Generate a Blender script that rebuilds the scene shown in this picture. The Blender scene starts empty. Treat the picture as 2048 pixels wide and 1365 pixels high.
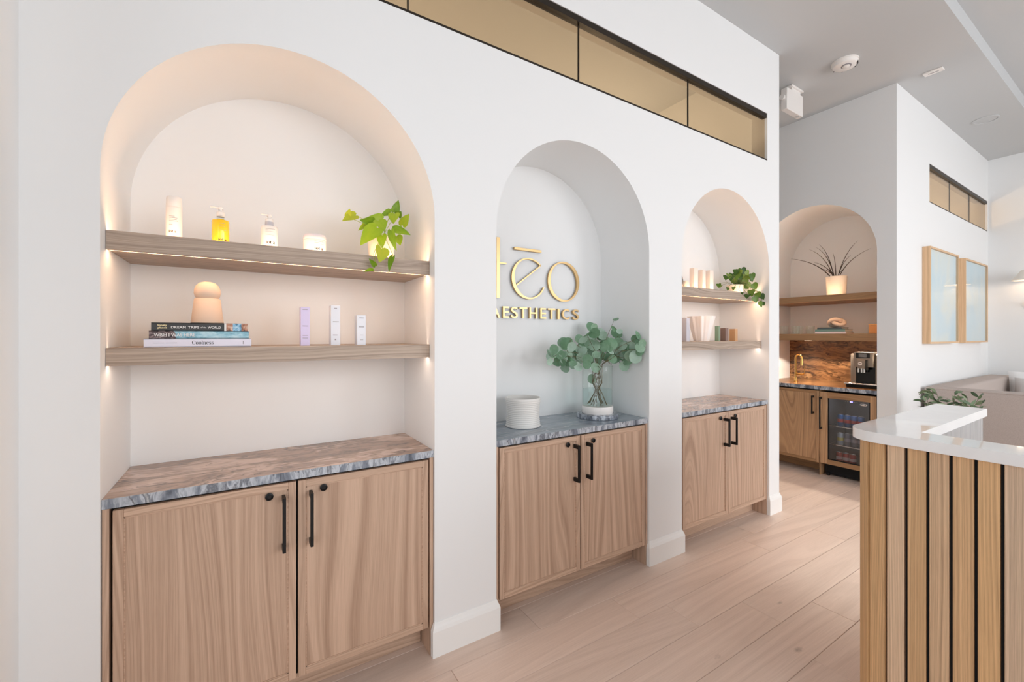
import bpy, bmesh, math, random
from mathutils import Vector, Matrix, noise
random.seed(7)
SC = bpy.context.scene
COL = SC.collection
PI = math.pi

# ------------------------------------------------------------------ camera, world, light, exposure
cam = bpy.data.objects.new('camera', bpy.data.cameras.new('camera'))
COL.objects.link(cam)
cam.location = (0.0, -1.7664, 1.4)
cam.rotation_euler = (PI / 2, 0, 1.0097 - PI / 2)
cam.data.sensor_width = 36.0
cam.data.lens = 856.0 / 2048 * 36.0
cam.data.shift_y = -0.0047
cam.data.clip_start = 0.05
SC.camera = cam

world = bpy.data.worlds.new('sky')
SC.world = world
world.use_nodes = True
bg = world.node_tree.nodes['Background']
bg.inputs['Color'].default_value = (0.80, 0.90, 1.0, 1)
bg.inputs['Strength'].default_value = 1.0

def area(name, loc, rot, sx, sy, power, color):
    l = bpy.data.lights.new(name, 'AREA')
    l.shape = 'RECTANGLE'
    l.size, l.size_y, l.energy, l.color = sx, sy, power, color
    o = bpy.data.objects.new(name, l)
    COL.objects.link(o)
    o.location, o.rotation_euler = loc, rot
    return o

WINDOWS = [(-1.0, 0.5, 8), (1.0, 3.3, 62), (3.8, 5.6, 98), (6.1, 7.8, 26)]     # openings in the street wall (x from, x to, watts)
for a0, a1, pw in WINDOWS:
    area('window_daylight', ((a0 + a1) / 2, -5.62, 1.85), (PI / 2 - 0.38, 0, 0), a1 - a0, 2.7, pw, (0.975, 0.985, 1.0))

# added unseen daylight from the left, behind the camera, set in an entrance opening
area('added_left_daylight', (-1.47, -2.3, 1.5), (0, -(PI / 2 - 0.2), 0), 2.5, 2.4, 26, (0.975, 0.985, 1.0))

vs = SC.view_settings
vs.view_transform = 'Standard'
vs.look = 'None'
vs.gamma = 1.0
vs.use_curve_mapping = False
vs.exposure = 0.03
SC.display_settings.display_device = 'sRGB'
SC.cycles.max_bounces = 12
SC.cycles.diffuse_bounces = 6
SC.cycles.transparent_max_bounces = 16
SC.cycles.caustics_reflective = False
SC.cycles.caustics_refractive = False
SC.cycles.sample_clamp_indirect = 6.0

# ------------------------------------------------------------------ helpers
def lin(c):
    return tuple(((v / 255) / 12.92 if v / 255 <= 0.04045 else ((v / 255 + 0.055) / 1.055) ** 2.4) for v in c) + (1.0,)

def new_mat(name):
    m = bpy.data.materials.new(name)
    m.use_nodes = True
    nt = m.node_tree
    return m, nt, nt.nodes, nt.links, nt.nodes['Principled BSDF']

def plain(name, rgb, rough=0.5, metal=0.0, emit=None, strength=0.0, coat=0.0, spec=0.5):
    m, nt, N, L, p = new_mat(name)
    p.inputs['Base Color'].default_value = lin(rgb)
    p.inputs['Roughness'].default_value = rough
    p.inputs['Metallic'].default_value = metal
    p.inputs['Coat Weight'].default_value = coat
    p.inputs['Specular IOR Level'].default_value = spec
    if emit:
        p.inputs['Emission Color'].default_value = lin(emit)
        p.inputs['Emission Strength'].default_value = strength
    return m

def math_node(N, L, op, a, b=None, c=None):
    n = N.new('ShaderNodeMath')
    n.operation = op
    for i, v in enumerate((a, b, c)):
        if v is None: continue
        if isinstance(v, (int, float)): n.inputs[i].default_value = v
        else: L.new(v, n.inputs[i])
    return n.outputs[0]

def coords(N, L, scale, rand=True, rot=(0, 0, 0)):
    tc = N.new('ShaderNodeTexCoord')
    src = tc.outputs['Object']
    if rand:
        oi = N.new('ShaderNodeObjectInfo')
        vm = N.new('ShaderNodeVectorMath'); vm.operation = 'SCALE'
        cb = N.new('ShaderNodeCombineXYZ')
        r1 = math_node(N, L, 'MULTIPLY', oi.outputs['Random'], 37.0)
        L.new(r1, cb.inputs[0]); L.new(math_node(N, L, 'MULTIPLY', oi.outputs['Random'], 91.0), cb.inputs[1])
        L.new(math_node(N, L, 'MULTIPLY', oi.outputs['Random'], 53.0), cb.inputs[2])
        ad = N.new('ShaderNodeVectorMath'); ad.operation = 'ADD'
        L.new(src, ad.inputs[0]); L.new(cb.outputs[0], ad.inputs[1])
        src = ad.outputs[0]
    mp = N.new('ShaderNodeMapping')
    L.new(src, mp.inputs['Vector'])
    mp.inputs['Scale'].default_value = scale
    mp.inputs['Rotation'].default_value = rot
    return mp.outputs[0]

def noise_node(N, L, vec, scale, detail=2.0, rough=0.5, dist=0.0):
    n = N.new('ShaderNodeTexNoise')
    L.new(vec, n.inputs['Vector'])
    n.inputs['Scale'].default_value = scale
    n.inputs['Detail'].default_value = detail
    n.inputs['Roughness'].default_value = rough
    n.inputs['Distortion'].default_value = dist
    return n

def ramp(N, L, fac, stops):
    r = N.new('ShaderNodeValToRGB')
    e = r.color_ramp.elements
    while len(e) < len(stops): e.new(0.5)
    for k, (pos, c) in enumerate(stops):
        e[k].position = pos
        e[k].color = lin(c)
    L.new(fac, r.inputs['Fac'])
    return r.outputs['Color']

def mix(N, L, fac, a, b, mode='MIX'):
    n = N.new('ShaderNodeMix')
    n.data_type = 'RGBA'
    n.blend_type = mode
    for sock, v in ((0, fac), (6, a), (7, b)):
        if isinstance(v, (int, float)): n.inputs[sock].default_value = v
        elif isinstance(v, tuple): n.inputs[sock].default_value = v
        else: L.new(v, n.inputs[sock])
    return n.outputs[2]

def wood(name, light, dark, axis='Z', rings=26.0, size=1.0, rough=0.5, tone=0.25, fibre=0.4, knots=False, ringw=0.5, warm=None, rz=2.2, straight=30.0, stretch=0.16):
    """Oak: contour lines of a stretched noise field (cathedral figure) plus fine fibres."""
    m, nt, N, L, p = new_mat(name)
    k = {'X': 0, 'Y': 1, 'Z': 2}[axis]
    def st(s): return tuple((s if i == k else 1.0) * size for i in range(3))
    v = coords(N, L, st(stretch))
    n1 = noise_node(N, L, v, rz, 2.2, 0.42, 0.3)
    sp = N.new('ShaderNodeSeparateXYZ'); L.new(v, sp.inputs[0])
    i, j = [q for q in range(3) if q != k]
    across = math_node(N, L, 'ADD', sp.outputs[i], sp.outputs[j])
    fld = math_node(N, L, 'MULTIPLY_ADD', n1.outputs['Fac'], rings, math_node(N, L, 'MULTIPLY', across, straight))
    g = N.new('ShaderNodeTexNoise'); g.noise_dimensions = '1D'       # irregular growth lines along the contours
    L.new(fld, g.inputs['W']); g.inputs['Scale'].default_value = 1.0
    g.inputs['Detail'].default_value = 3.0; g.inputs['Roughness'].default_value = 0.6
    gm = N.new('ShaderNodeMapRange'); L.new(g.outputs['Fac'], gm.inputs['Value'])
    gm.inputs[1].default_value = 0.36; gm.inputs[2].default_value = 0.70
    lines = gm.outputs[0]
    v2 = coords(N, L, st(0.02))
    n2 = noise_node(N, L, v2, 210.0, 3.0, 0.75)
    n3 = noise_node(N, L, v, 1.6, 1.0)
    f = math_node(N, L, 'MULTIPLY', lines, ringw)
    f = math_node(N, L, 'ADD', f, math_node(N, L, 'MULTIPLY', math_node(N, L, 'SUBTRACT', n2.outputs['Fac'], 0.35), fibre * 1.6))
    f = math_node(N, L, 'ADD', f, math_node(N, L, 'MULTIPLY', math_node(N, L, 'SUBTRACT', n3.outputs['Fac'], 0.5), tone * 2))
    col = ramp(N, L, f, [(0.0, light), (0.9, dark)])
    oi = N.new('ShaderNodeObjectInfo')
    hs = N.new('ShaderNodeHueSaturation')
    L.new(col, hs.inputs['Color'])
    L.new(math_node(N, L, 'MULTIPLY_ADD', oi.outputs['Random'], tone * 0.6, 1.0 - tone * 0.3), hs.inputs['Value'])
    if warm:
        L.new(math_node(N, L, 'MULTIPLY_ADD', math_node(N, L, 'FRACT', math_node(N, L, 'MULTIPLY', oi.outputs['Random'], 7.31)), warm[1] - warm[0], warm[0]), hs.inputs['Saturation'])
    col = hs.outputs['Color']
    if knots:
        vk = coords(N, L, (1.6, 3.4, 3.4))
        vo = N.new('ShaderNodeTexVoronoi'); vo.inputs['Scale'].default_value = 1.1
        L.new(vk, vo.inputs['Vector'])
        wob = noise_node(N, L, vk, 30.0, 2.0)
        dd = math_node(N, L, 'MULTIPLY_ADD', wob.outputs['Fac'], 0.05, vo.outputs['Distance'])
        kf = N.new('ShaderNodeMapRange')
        L.new(dd, kf.inputs['Value'])
        kf.inputs[1].default_value = 0.035; kf.inputs[2].default_value = 0.085
        kf.inputs[3].default_value = 0.6; kf.inputs[4].default_value = 0.0
        col = mix(N, L, kf.outputs[0], col, lin((110, 86, 70)))
    L.new(col, p.inputs['Base Color'])
    p.inputs['Roughness'].default_value = rough
    bp = N.new('ShaderNodeBump'); bp.inputs['Strength'].default_value = 0.08; bp.inputs['Distance'].default_value = 0.002
    L.new(n2.outputs['Fac'], bp.inputs['Height'])
    L.new(bp.outputs[0], p.inputs['Normal'])
    return m

def stone(name, stops, scale=1.0, stretch=(1, 1, 1), rot=(0, 0, 0), warp=0.55, bands=2.2, vein=None, rough=0.18, detail=6.0, veinw=0.03):
    m, nt, N, L, p = new_mat(name)
    v = coords(N, L, tuple(s * scale for s in stretch), rand=False, rot=rot)
    w = noise_node(N, L, v, 2.0, 4.0, 0.55)
    sub = N.new('ShaderNodeVectorMath'); sub.operation = 'SUBTRACT'
    L.new(w.outputs['Color'], sub.inputs[0]); sub.inputs[1].default_value = (0.5, 0.5, 0.5)
    sc = N.new('ShaderNodeVectorMath'); sc.operation = 'SCALE'
    L.new(sub.outputs[0], sc.inputs[0]); sc.inputs['Scale'].default_value = warp
    ad = N.new('ShaderNodeVectorMath'); ad.operation = 'ADD'
    L.new(v, ad.inputs[0]); L.new(sc.outputs[0], ad.inputs[1])
    n = noise_node(N, L, ad.outputs[0], bands, detail, 0.62, 0.6)
    col = ramp(N, L, n.outputs['Fac'], stops)
    if vein:
        n2 = noise_node(N, L, ad.outputs[0], bands * 0.8, 3.0, 0.5, 1.2)
        d = math_node(N, L, 'ABSOLUTE', math_node(N, L, 'SUBTRACT', n2.outputs['Fac'], 0.5))
        k = N.new('ShaderNodeMapRange'); L.new(d, k.inputs['Value'])
        k.inputs[1].default_value = 0.0; k.inputs[2].default_value = veinw
        k.inputs[3].default_value = 0.85; k.inputs[4].default_value = 0.0
        col = mix(N, L, k.outputs[0], col, lin(vein))
    L.new(col, p.inputs['Base Color'])
    p.inputs['Roughness'].default_value = rough
    return m

def thin_glass(name, tint, gloss=1.0, rough=0.02):
    """pane: tinted see-through with a mirror share that grows at grazing angles"""
    m, nt, N, L, p = new_mat(name)
    N.remove(p)
    out = N['Material Output']
    t = N.new('ShaderNodeBsdfTransparent'); t.inputs['Color'].default_value = lin(tint)
    g = N.new('ShaderNodeBsdfAnisotropic'); g.inputs['Roughness'].default_value = rough
    lw = N.new('ShaderNodeLayerWeight'); lw.inputs['Blend'].default_value = 0.5
    f = math_node(N, L, 'POWER', lw.outputs['Facing'], 5.0)
    f = math_node(N, L, 'MULTIPLY_ADD', f, 0.9 * gloss, 0.035 * gloss)
    mx = N.new('ShaderNodeMixShader')
    L.new(f, mx.inputs[0]); L.new(t.outputs[0], mx.inputs[1]); L.new(g.outputs[0], mx.inputs[2])
    L.new(mx.outputs[0], out.inputs['Surface'])
    return m

def leaf_mat(name, cols, rough=0.45, trans=0.25):
    m, nt, N, L, p = new_mat(name)
    oi = N.new('ShaderNodeObjectInfo')
    tc = N.new('ShaderNodeTexCoord')
    n = noise_node(N, L, tc.outputs['Object'], 3.0, 2.0)
    f = math_node(N, L, 'ADD', oi.outputs['Random'], math_node(N, L, 'MULTIPLY', math_node(N, L, 'SUBTRACT', n.outputs['Fac'], 0.5), 0.5))
    col = ramp(N, L, f, [(k / (len(cols) - 1), c) for k, c in enumerate(cols)])
    L.new(col, p.inputs['Base Color'])
    p.inputs['Roughness'].default_value = rough
    t = N.new('ShaderNodeBsdfTranslucent'); L.new(col, t.inputs['Color'])
    mx = N.new('ShaderNodeMixShader'); mx.inputs[0].default_value = trans
    L.new(p.outputs[0], mx.inputs[1]); L.new(t.outputs[0], mx.inputs[2])
    L.new(mx.outputs[0], N['Material Output'].inputs['Surface'])
    return m

# --- geometry
def box(bm, x0, x1, y0, y1, z0, z1, bev=0.0, seg=1):
    r = bmesh.ops.create_cube(bm, size=1.0)
    for v in r['verts']:
        v.co = Vector((x0 + (v.co.x + 0.5) * (x1 - x0), y0 + (v.co.y + 0.5) * (y1 - y0), z0 + (v.co.z + 0.5) * (z1 - z0)))
    if bev:
        es = list({e for v in r['verts'] for e in v.link_edges})
        bmesh.ops.bevel(bm, geom=es, offset=bev, offset_type='OFFSET', segments=seg, profile=0.5, affect='EDGES')
    return bm

def nb():
    return bmesh.new()

def bx(*a, **k):
    return box(bmesh.new(), *a, **k)

def lathe(bm, prof, cx=0.0, cy=0.0, n=32, sx=1.0, sy=1.0):
    rows = []
    for r, z in prof:
        if r < 1e-6:
            rows.append([bm.verts.new((cx, cy, z))])
        else:
            rows.append([bm.verts.new((cx + sx * r * math.cos(2 * PI * k / n), cy + sy * r * math.sin(2 * PI * k / n), z)) for k in range(n)])
    for a, b in zip(rows, rows[1:]):
        for k in range(n):
            k2 = (k + 1) % n
            if len(a) == 1 and len(b) == 1: continue
            if len(a) == 1: bm.faces.new((a[0], b[k2], b[k]))
            elif len(b) == 1: bm.faces.new((a[k], a[k2], b[0]))
            else: bm.faces.new((a[k], a[k2], b[k2], b[k]))
    return bm

def tube(bm, pts, rad, n=8, flat=1.0):
    pts = [Vector(p) for p in pts]
    rads = rad if isinstance(rad, (list, tuple)) else [rad] * len(pts)
    prev = None
    rings = []
    for i, p in enumerate(pts):
        d = (pts[min(i + 1, len(pts) - 1)] - pts[max(i - 1, 0)]).normalized()
        if prev is None:
            u = d.orthogonal().normalized()
        else:
            u = (prev - d * prev.dot(d)).normalized()
        prev = u
        w = d.cross(u)
        rings.append([bm.verts.new(p + (u * math.cos(2 * PI * k / n) + w * math.sin(2 * PI * k / n) * flat) * rads[i]) for k in range(n)])
    for a, b in zip(rings, rings[1:]):
        for k in range(n):
            bm.faces.new((a[k], a[(k + 1) % n], b[(k + 1) % n], b[k]))
    bm.faces.new(rings[0][::-1]); bm.faces.new(rings[-1])
    return bm

def prism(bm, poly, f0, f1):
    """poly: 2D points; f0/f1 map (a, b) to 3D on the two end planes."""
    a = [bm.verts.new(f0(*p)) for p in poly]
    b = [bm.verts.new(f1(*p)) for p in poly]
    bm.faces.new(a); bm.faces.new(b[::-1])
    n = len(poly)
    for k in range(n):
        bm.faces.new((a[k], b[k], b[(k + 1) % n], a[(k + 1) % n]))
    return bm

def strip(bm, outer, inner, f0, f1, closed=True):
    """extruded band between two polylines of equal length"""
    n = len(outer)
    V = [[bm.verts.new(f(*p)) for p in poly] for poly, f in ((outer, f0), (inner, f0), (outer, f1), (inner, f1))]
    rng = range(n) if closed else range(n - 1)
    for k in rng:
        j = (k + 1) % n
        bm.faces.new((V[0][k], V[0][j], V[1][j], V[1][k]))
        bm.faces.new((V[2][k], V[3][k], V[3][j], V[2][j]))
        bm.faces.new((V[0][k], V[2][k], V[2][j], V[0][j]))
        bm.faces.new((V[1][k], V[1][j], V[3][j], V[3][k]))
    if not closed:
        for k in (0, n - 1):
            bm.faces.new((V[0][k], V[1][k], V[3][k], V[2][k]))
    return bm

def wloc(o):
    v = Vector((0, 0, 0))
    while o is not None:
        v += o.location
        o = o.parent
    return v

def tag(o, label=None, cat=None, group=None, kind=None):
    if label: o['label'] = label
    if cat: o['category'] = cat
    if group: o['group'] = group
    if kind: o['kind'] = kind
    return o

def to_mesh(name, bm, off, smooth):
    bmesh.ops.recalc_face_normals(bm, faces=bm.faces)
    if off.length > 0: bmesh.ops.translate(bm, verts=bm.verts, vec=-off)
    me = bpy.data.meshes.new(name)
    bm.to_mesh(me); bm.free()
    if smooth:
        for p in me.polygons: p.use_smooth = True
        me.set_sharp_from_angle(angle=math.radians(smooth))
    return me

def obj(name, bm, m, parent=None, smooth=40, loc=None):
    """bm is in world coordinates; the object keeps its origin at its root (or at loc for a top-level mesh)"""
    off = wloc(parent) if parent else Vector(loc or (0, 0, 0))
    me = to_mesh(name, bm, off, smooth)
    me.materials.append(m)
    o = bpy.data.objects.new(name, me)
    COL.objects.link(o)
    if parent: o.parent = parent
    else: o.location = off
    return o

def own(name, bm, m, parent, at, smooth=40):
    """a child with its own origin (for grain that differs from piece to piece)"""
    me = to_mesh(name, bm, Vector(at), smooth)
    me.materials.append(m)
    o = bpy.data.objects.new(name, me)
    COL.objects.link(o)
    o.parent = parent
    o.location = Vector(at) - wloc(parent)
    return o

def thing(name, loc, label, cat, group=None):
    o = bpy.data.objects.new(name, None)
    COL.objects.link(o)
    o.empty_display_size = 0.05
    o.location = loc
    return tag(o, label, cat, group)

def struct(name, bm, m, parent=None, smooth=40):
    o = obj(name, bm, m, parent, smooth)
    if parent is None: o['kind'] = 'structure'
    return o

def dup(root, loc, label=None, group=None, rz=None):
    r = root.copy(); COL.objects.link(r); r.location = loc
    if rz is not None: r.rotation_euler = (0, 0, rz)
    if label: r['label'] = label
    if group: r['group'] = group
    for ch in list(root.children):
        c = ch.copy(); COL.objects.link(c); c.parent = r
        for g in list(ch.children):
            d = g.copy(); COL.objects.link(d); d.parent = c
    return r

# --- lettering
_fonts = {}
def text_bm(s, bold=0.0, extrude=0.0, space=1.0):
    """flat lettering in the xy plane, min corner at the origin; returns bmesh, width, height"""
    cu = bpy.data.curves.new('txt', 'FONT')
    cu.body = s
    cu.size = 1.0
    cu.offset = bold
    cu.extrude = extrude
    cu.space_character = space
    cu.resolution_u = 4
    o = bpy.data.objects.new('txt', cu)
    COL.objects.link(o)
    bpy.context.view_layer.update()
    dg = bpy.context.evaluated_depsgraph_get()
    me = bpy.data.meshes.new_from_object(o.evaluated_get(dg))
    bm = bmesh.new(); bm.from_mesh(me)
    bpy.data.objects.remove(o); bpy.data.curves.remove(cu); bpy.data.meshes.remove(me)
    xs = [v.co.x for v in bm.verts]; ys = [v.co.y for v in bm.verts]
    x0, y0 = min(xs), min(ys)
    for v in bm.verts: v.co.x -= x0; v.co.y -= y0
    return bm, max(xs) - x0, max(ys) - y0

def place_text(bm, w, h, X0, X1, Z0, Z1, f):
    """scale lettering to a box and map (x, z, out) to 3D by f"""
    for v in bm.verts:
        v.co = Vector(f(X0 + v.co.x / w * (X1 - X0), Z0 + v.co.y / h * (Z1 - Z0), v.co.z))
    return bm

def serif_bm(s, thick=0.2, thin=0.045):
    """high-contrast serif lettering drawn with a broad pen; x-height 1"""
    bm = bmesh.new()
    def seg(p, q):
        for dx, dy in ((thick / 2, 0), (0, thin / 2)):
            a = (p[0] - dx, p[1] - dy), (p[0] + dx, p[1] + dy), (q[0] + dx, q[1] + dy), (q[0] - dx, q[1] - dy)
            ar = sum(a[i][0] * a[(i + 1) % 4][1] - a[(i + 1) % 4][0] * a[i][1] for i in range(4))
            if abs(ar) < 1e-5: continue
            bm.faces.new([bm.verts.new((x, y, 0)) for x, y in a])
    def path(x, pts):
        pts = [(x + a, b) for a, b in pts]
        for p, q in zip(pts, pts[1:]): seg(p, q)
    def thinline(x, a, b, y):
        bm.faces.new([bm.verts.new((x + u, v, 0)) for u, v in ((a, y - thin), (b, y - thin), (b, y + thin), (a, y + thin))])
    def arc(cx, cy, rx, ry, a0, a1, n=18):
        return [(cx + rx * math.cos(math.radians(a0 + (a1 - a0) * k / n)), cy + ry * math.sin(math.radians(a0 + (a1 - a0) * k / n))) for k in range(n + 1)]
    x = 0.0
    for ch in s:
        if ch == ' ': x += 0.35; continue
        if ch == 'o': path(x, arc(.45, .5, .33, .48, 0, 360)); w = .9
        elif ch == 'C': path(x, arc(.62, .72, .5, .72, 48, 312)); thinline(x, 1.0, 1.06, .98); path(x, [(.98, 1.25), (.98, .98)]); w = 1.15
        elif ch == 'l': path(x, [(.2, 0), (.2, 1.5)]); thinline(x, .02, .38, .04); thinline(x, .02, .2, 1.46); w = .42
        elif ch == 'n': path(x, [(.2, 0), (.2, 1)]); path(x, arc(.45, .68, .27, .3, 175, 0)); path(x, [(.72, .68), (.72, 0)]); thinline(x, .02, .38, .04); thinline(x, .55, .9, .04); thinline(x, .02, .2, .96); w = .95
        elif ch == 'e': path(x, arc(.43, .5, .32, .48, 5, 315)); thinline(x, .15, .74, .55); w = .84
        elif ch == 's': path(x, [(.58, .8), (.52, .94), (.35, .98), (.2, .92), (.15, .76), (.22, .62), (.48, .44), (.58, .28), (.54, .1), (.36, .02), (.2, .05), (.1, .2)]); w = .72
        elif ch == 'i': path(x, [(.2, 0), (.2, 1)]); thinline(x, .02, .38, .04); thinline(x, .02, .2, .96); path(x, [(.2, 1.27), (.2, 1.46)]); w = .42
        elif ch == 't': path(x, [(.2, .12), (.2, 1.3)]); thinline(x, .02, .45, .97); path(x, arc(.36, .14, .16, .13, 180, 320, 8)); w = .5
        elif ch == 'a': path(x, [(.58, .05), (.58, .72)]); path(x, arc(.38, .7, .2, .28, 0, 165, 8)); path(x, arc(.36, .28, .2, .26, 70, 300, 10)); thinline(x, .52, .75, .04); w = .78
        x += w + .06
    xs = [v.co.x for v in bm.verts]; ys = [v.co.y for v in bm.verts]
    x0, y0 = min(xs), min(ys)
    for v in bm.verts: v.co.x -= x0; v.co.y -= y0
    return bm, max(xs) - x0, max(ys) - y0

# ------------------------------------------------------------------ materials
M = {}
def wallmat(name, rgb, rough=0.65):
    m, nt, N, L, p = new_mat(name)
    v = coords(N, L, (1, 1, 1), rand=False)
    n = noise_node(N, L, v, 180.0, 2.0)
    p.inputs['Base Color'].default_value = lin(rgb)
    p.inputs['Roughness'].default_value = rough
    b = N.new('ShaderNodeBump'); b.inputs['Strength'].default_value = 0.03; b.inputs['Distance'].default_value = 0.001
    L.new(n.outputs['Fac'], b.inputs['Height']); L.new(b.outputs[0], p.inputs['Normal'])
    return m
M['wall'] = wallmat('wall_paint', (239, 240, 240))
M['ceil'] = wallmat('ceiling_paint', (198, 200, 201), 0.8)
M['entry'] = wallmat('bounce_cut_grey', (150, 150, 150))  # grey for the unseen entrance wall, put in to dim its bounced light
M['trim'] = wallmat('trim_paint', (244, 244, 242), 0.4)
M['oak'] = wood('oak_veneer', (212, 181, 157), (140, 107, 84), 'Z', rings=66, rz=1.3, tone=0.08, fibre=0.40, ringw=0.42, straight=46, stretch=0.13)
M['oak_h'] = wood('oak_shelf', (198, 178, 160), (108, 89, 76), 'X', rings=16, rz=2.6, size=2.4, tone=0.14, fibre=0.36, ringw=0.5, straight=30)
M['oak_hx'] = wood('oak_rail', (212, 181, 157), (146, 113, 90), 'X', rings=14, rz=2.6, size=2.0, tone=0.08, fibre=0.36, ringw=0.4, straight=40)
M['oak_shelf_y'] = wood('oak_shelf_dark', (182, 140, 98), (120, 84, 54), 'Y', rings=14, rz=2.6, size=2.0, tone=0.12, fibre=0.32, ringw=0.4)
M['oak_k'] = wood('oak_kitchenette', (208, 166, 124), (132, 95, 66), 'Z', rings=60, rz=1.4, tone=0.10, fibre=0.38, ringw=0.45, straight=30, stretch=0.13)
M['slat'] = wood('oak_slat', (232, 192, 146), (130, 94, 62), 'Z', rings=18, rz=2.0, size=1.6, tone=0.22, fibre=0.40, ringw=0.38, rough=0.45, warm=(0.72, 1.1), straight=80, stretch=0.10)
M['floor'] = wood('oak_floor', (234, 211, 196), (178, 150, 132), 'X', rings=26, rz=1.3, size=1.3, tone=0.16, fibre=0.30, ringw=0.20, rough=0.42, knots=True, straight=16, stretch=0.13)
M['seam'] = plain('floor_base', (92, 72, 58), 0.8)
M['black'] = plain('black_metal', (16, 16, 17), 0.42, 0.3)
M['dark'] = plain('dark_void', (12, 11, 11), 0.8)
M['bronze'] = plain('dark_bronze', (52, 46, 40), 0.4, 0.6)
M['gold'] = plain('brushed_brass', (198, 166, 120), 0.34, 1.0)
M['brass'] = plain('polished_brass', (222, 176, 104), 0.16, 1.0)
M['quartz'] = stone('white_quartz', [(0.3, (236, 236, 236)), (0.6, (246, 246, 245)), (0.8, (240, 240, 240))], 1.0, rough=0.06)
M['stone_led_warm'] = stone('quartzite_led_warm', [(0.26, (104, 96, 98)), (0.36, (158, 134, 118)), (0.43, (186, 154, 134)), (0.47, (138, 114, 100)), (0.51, (188, 158, 138)), (0.56, (224, 196, 180)), (0.60, (170, 142, 126)), (0.67, (206, 176, 160)), (0.78, (150, 140, 138))], 1.5, (0.45, 1.5, 1.2), (0, 0, 0.35), 0.9, 1.9, vein=(104, 86, 78), veinw=0.010, detail=4.0)  # same stone as the edges, brown veins plus shelf LED warmth put into colour
M['stone_edge'] = stone('quartzite_edge', [(0.32, (62, 68, 80)), (0.44, (130, 138, 150)), (0.53, (198, 204, 212)), (0.60, (108, 114, 124)), (0.7, (206, 206, 206))], 6.0, (1.0, 1.0, 0.35), (0, 0.5, 0), 0.5, 2.0, vein=(78, 74, 76), veinw=0.012)
M['stone_blue'] = stone('blue_quartzite', [(0.28, (98, 108, 120)), (0.42, (126, 138, 150)), (0.52, (144, 154, 164)), (0.62, (120, 128, 138)), (0.74, (160, 168, 174)), (0.85, (140, 130, 124))], 1.3, (0.5, 2.0, 1.2), (0, 0, 0.5), 0.45, 2.2, vein=(190, 194, 196), veinw=0.006, rough=0.12, detail=4.0)
M['stone_brown'] = stone('brown_quartzite', [(0.25, (48, 30, 20)), (0.40, (112, 76, 48)), (0.5, (150, 108, 70)), (0.56, (96, 64, 42)), (0.66, (176, 134, 90)), (0.8, (110, 84, 66))], 2.4, (1.2, 0.55, 2.0), (0.35, 0, 0), 0.6, 2.0, vein=(34, 20, 14), veinw=0.03, rough=0.2)
M['white'] = plain('white_plastic', (240, 236, 232), 0.35)
M['ceramic'] = plain('white_ceramic', (238, 234, 230), 0.4)
M['pot_glaze'] = plain('ivory_pot', (238, 226, 208), 0.3)
M['led_soft'] = plain('led_tape_dim', (255, 230, 200), 0.5, emit=(255, 226, 202), strength=14.0)
M['led_bar'] = plain('led_tape_bar', (255, 230, 200), 0.5, emit=(255, 216, 176), strength=34.0)
M['led_bar_soft'] = plain('led_tape_bar_dim', (255, 230, 200), 0.5, emit=(255, 216, 176), strength=34.0)
M['matte_cream'] = plain('cream_ceramic', (226, 200, 178), 0.75)
M['led'] = plain('led_tape', (255, 230, 200), 0.5, emit=(255, 208, 164), strength=25.0)
M['soil'] = plain('soil', (52, 40, 30), 0.9)
M['ink'] = plain('black_print', (22, 22, 24), 0.6)
M['ink_grey'] = plain('grey_print', (150, 146, 150), 0.6)
M['glass'] = thin_glass('clear_glass', (253, 255, 254), 0.9)
M['water'] = thin_glass('water', (246, 252, 252), 0.6)
M['bronze_glass'] = thin_glass('bronze_glass', (229, 216, 198), 0.9)
M['fridge_glass'] = thin_glass('smoked_glass', (232, 232, 234), 1.6, 0.06)
M['steel'] = plain('brushed_steel', (150, 140, 130), 0.35, 0.8)
M['chrome'] = plain('chrome', (225, 225, 225), 0.12, 1.0)
M['paper'] = plain('page_block', (236, 226, 210), 0.8)
# ------------------------------------------------------------------ the room
ZC = 3.655          # lower ceiling
ZH = 3.775          # raised ceiling towards the street side
XW = -0.537         # left end of the arch wall
XE = 3.641          # right end of the arch wall
ZT = 2.7701         # sill of the clerestory
ZTT = 3.1391        # head of the clerestory
R = 0.5385
N1, N2, N3 = (-0.3677, 0.7105), (1.0225, 2.0995), (2.413, 3.490)
ZSP = 1.912
DEP = 0.4147

def arch_front(bm, f, ua, ub, ztop, niches, dep, seg=48, back=True):
    """front plane with arched openings: returns nothing; niches: (u0, u1, spring z)"""
    def quad(p): bm.faces.new([bm.verts.new(f(*q)) for q in p])
    u = ua
    for u0, u1, zs in niches:
        quad([(u, 0, 0), (u0, 0, 0), (u0, 0, ztop), (u, 0, ztop)])
        c, r = (u0 + u1) / 2, (u1 - u0) / 2
        arc = [(c - r * math.cos(PI * k / seg), zs + r * math.sin(PI * k / seg)) for k in range(seg + 1)]
        for (a, za), (b, zb) in zip(arc, arc[1:]):
            quad([(a, 0, za), (b, 0, zb), (b, 0, ztop), (a, 0, ztop)])
        u = u1
    quad([(u, 0, 0), (ub, 0, 0), (ub, 0, ztop), (u, 0, ztop)])

def niche_inside(f, u0, u1, zs, dep, seg=64):
    bm = bmesh.new()
    c, r = (u0 + u1) / 2, (u1 - u0) / 2
    prof = [(u0, 0.0)] + [(c - r * math.cos(PI * k / seg), zs + r * math.sin(PI * k / seg)) for k in range(seg + 1)] + [(u1, 0.0)]
    A = [bm.verts.new(f(a, 0, z)) for a, z in prof]
    B = [bm.verts.new(f(a, dep, z)) for a, z in prof]
    for k in range(len(prof) - 1):
        bm.faces.new((A[k], A[k + 1], B[k + 1], B[k]))
    bm.faces.new([bm.verts.new(f(a, dep, z)) for a, z in prof])
    return bm

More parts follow.
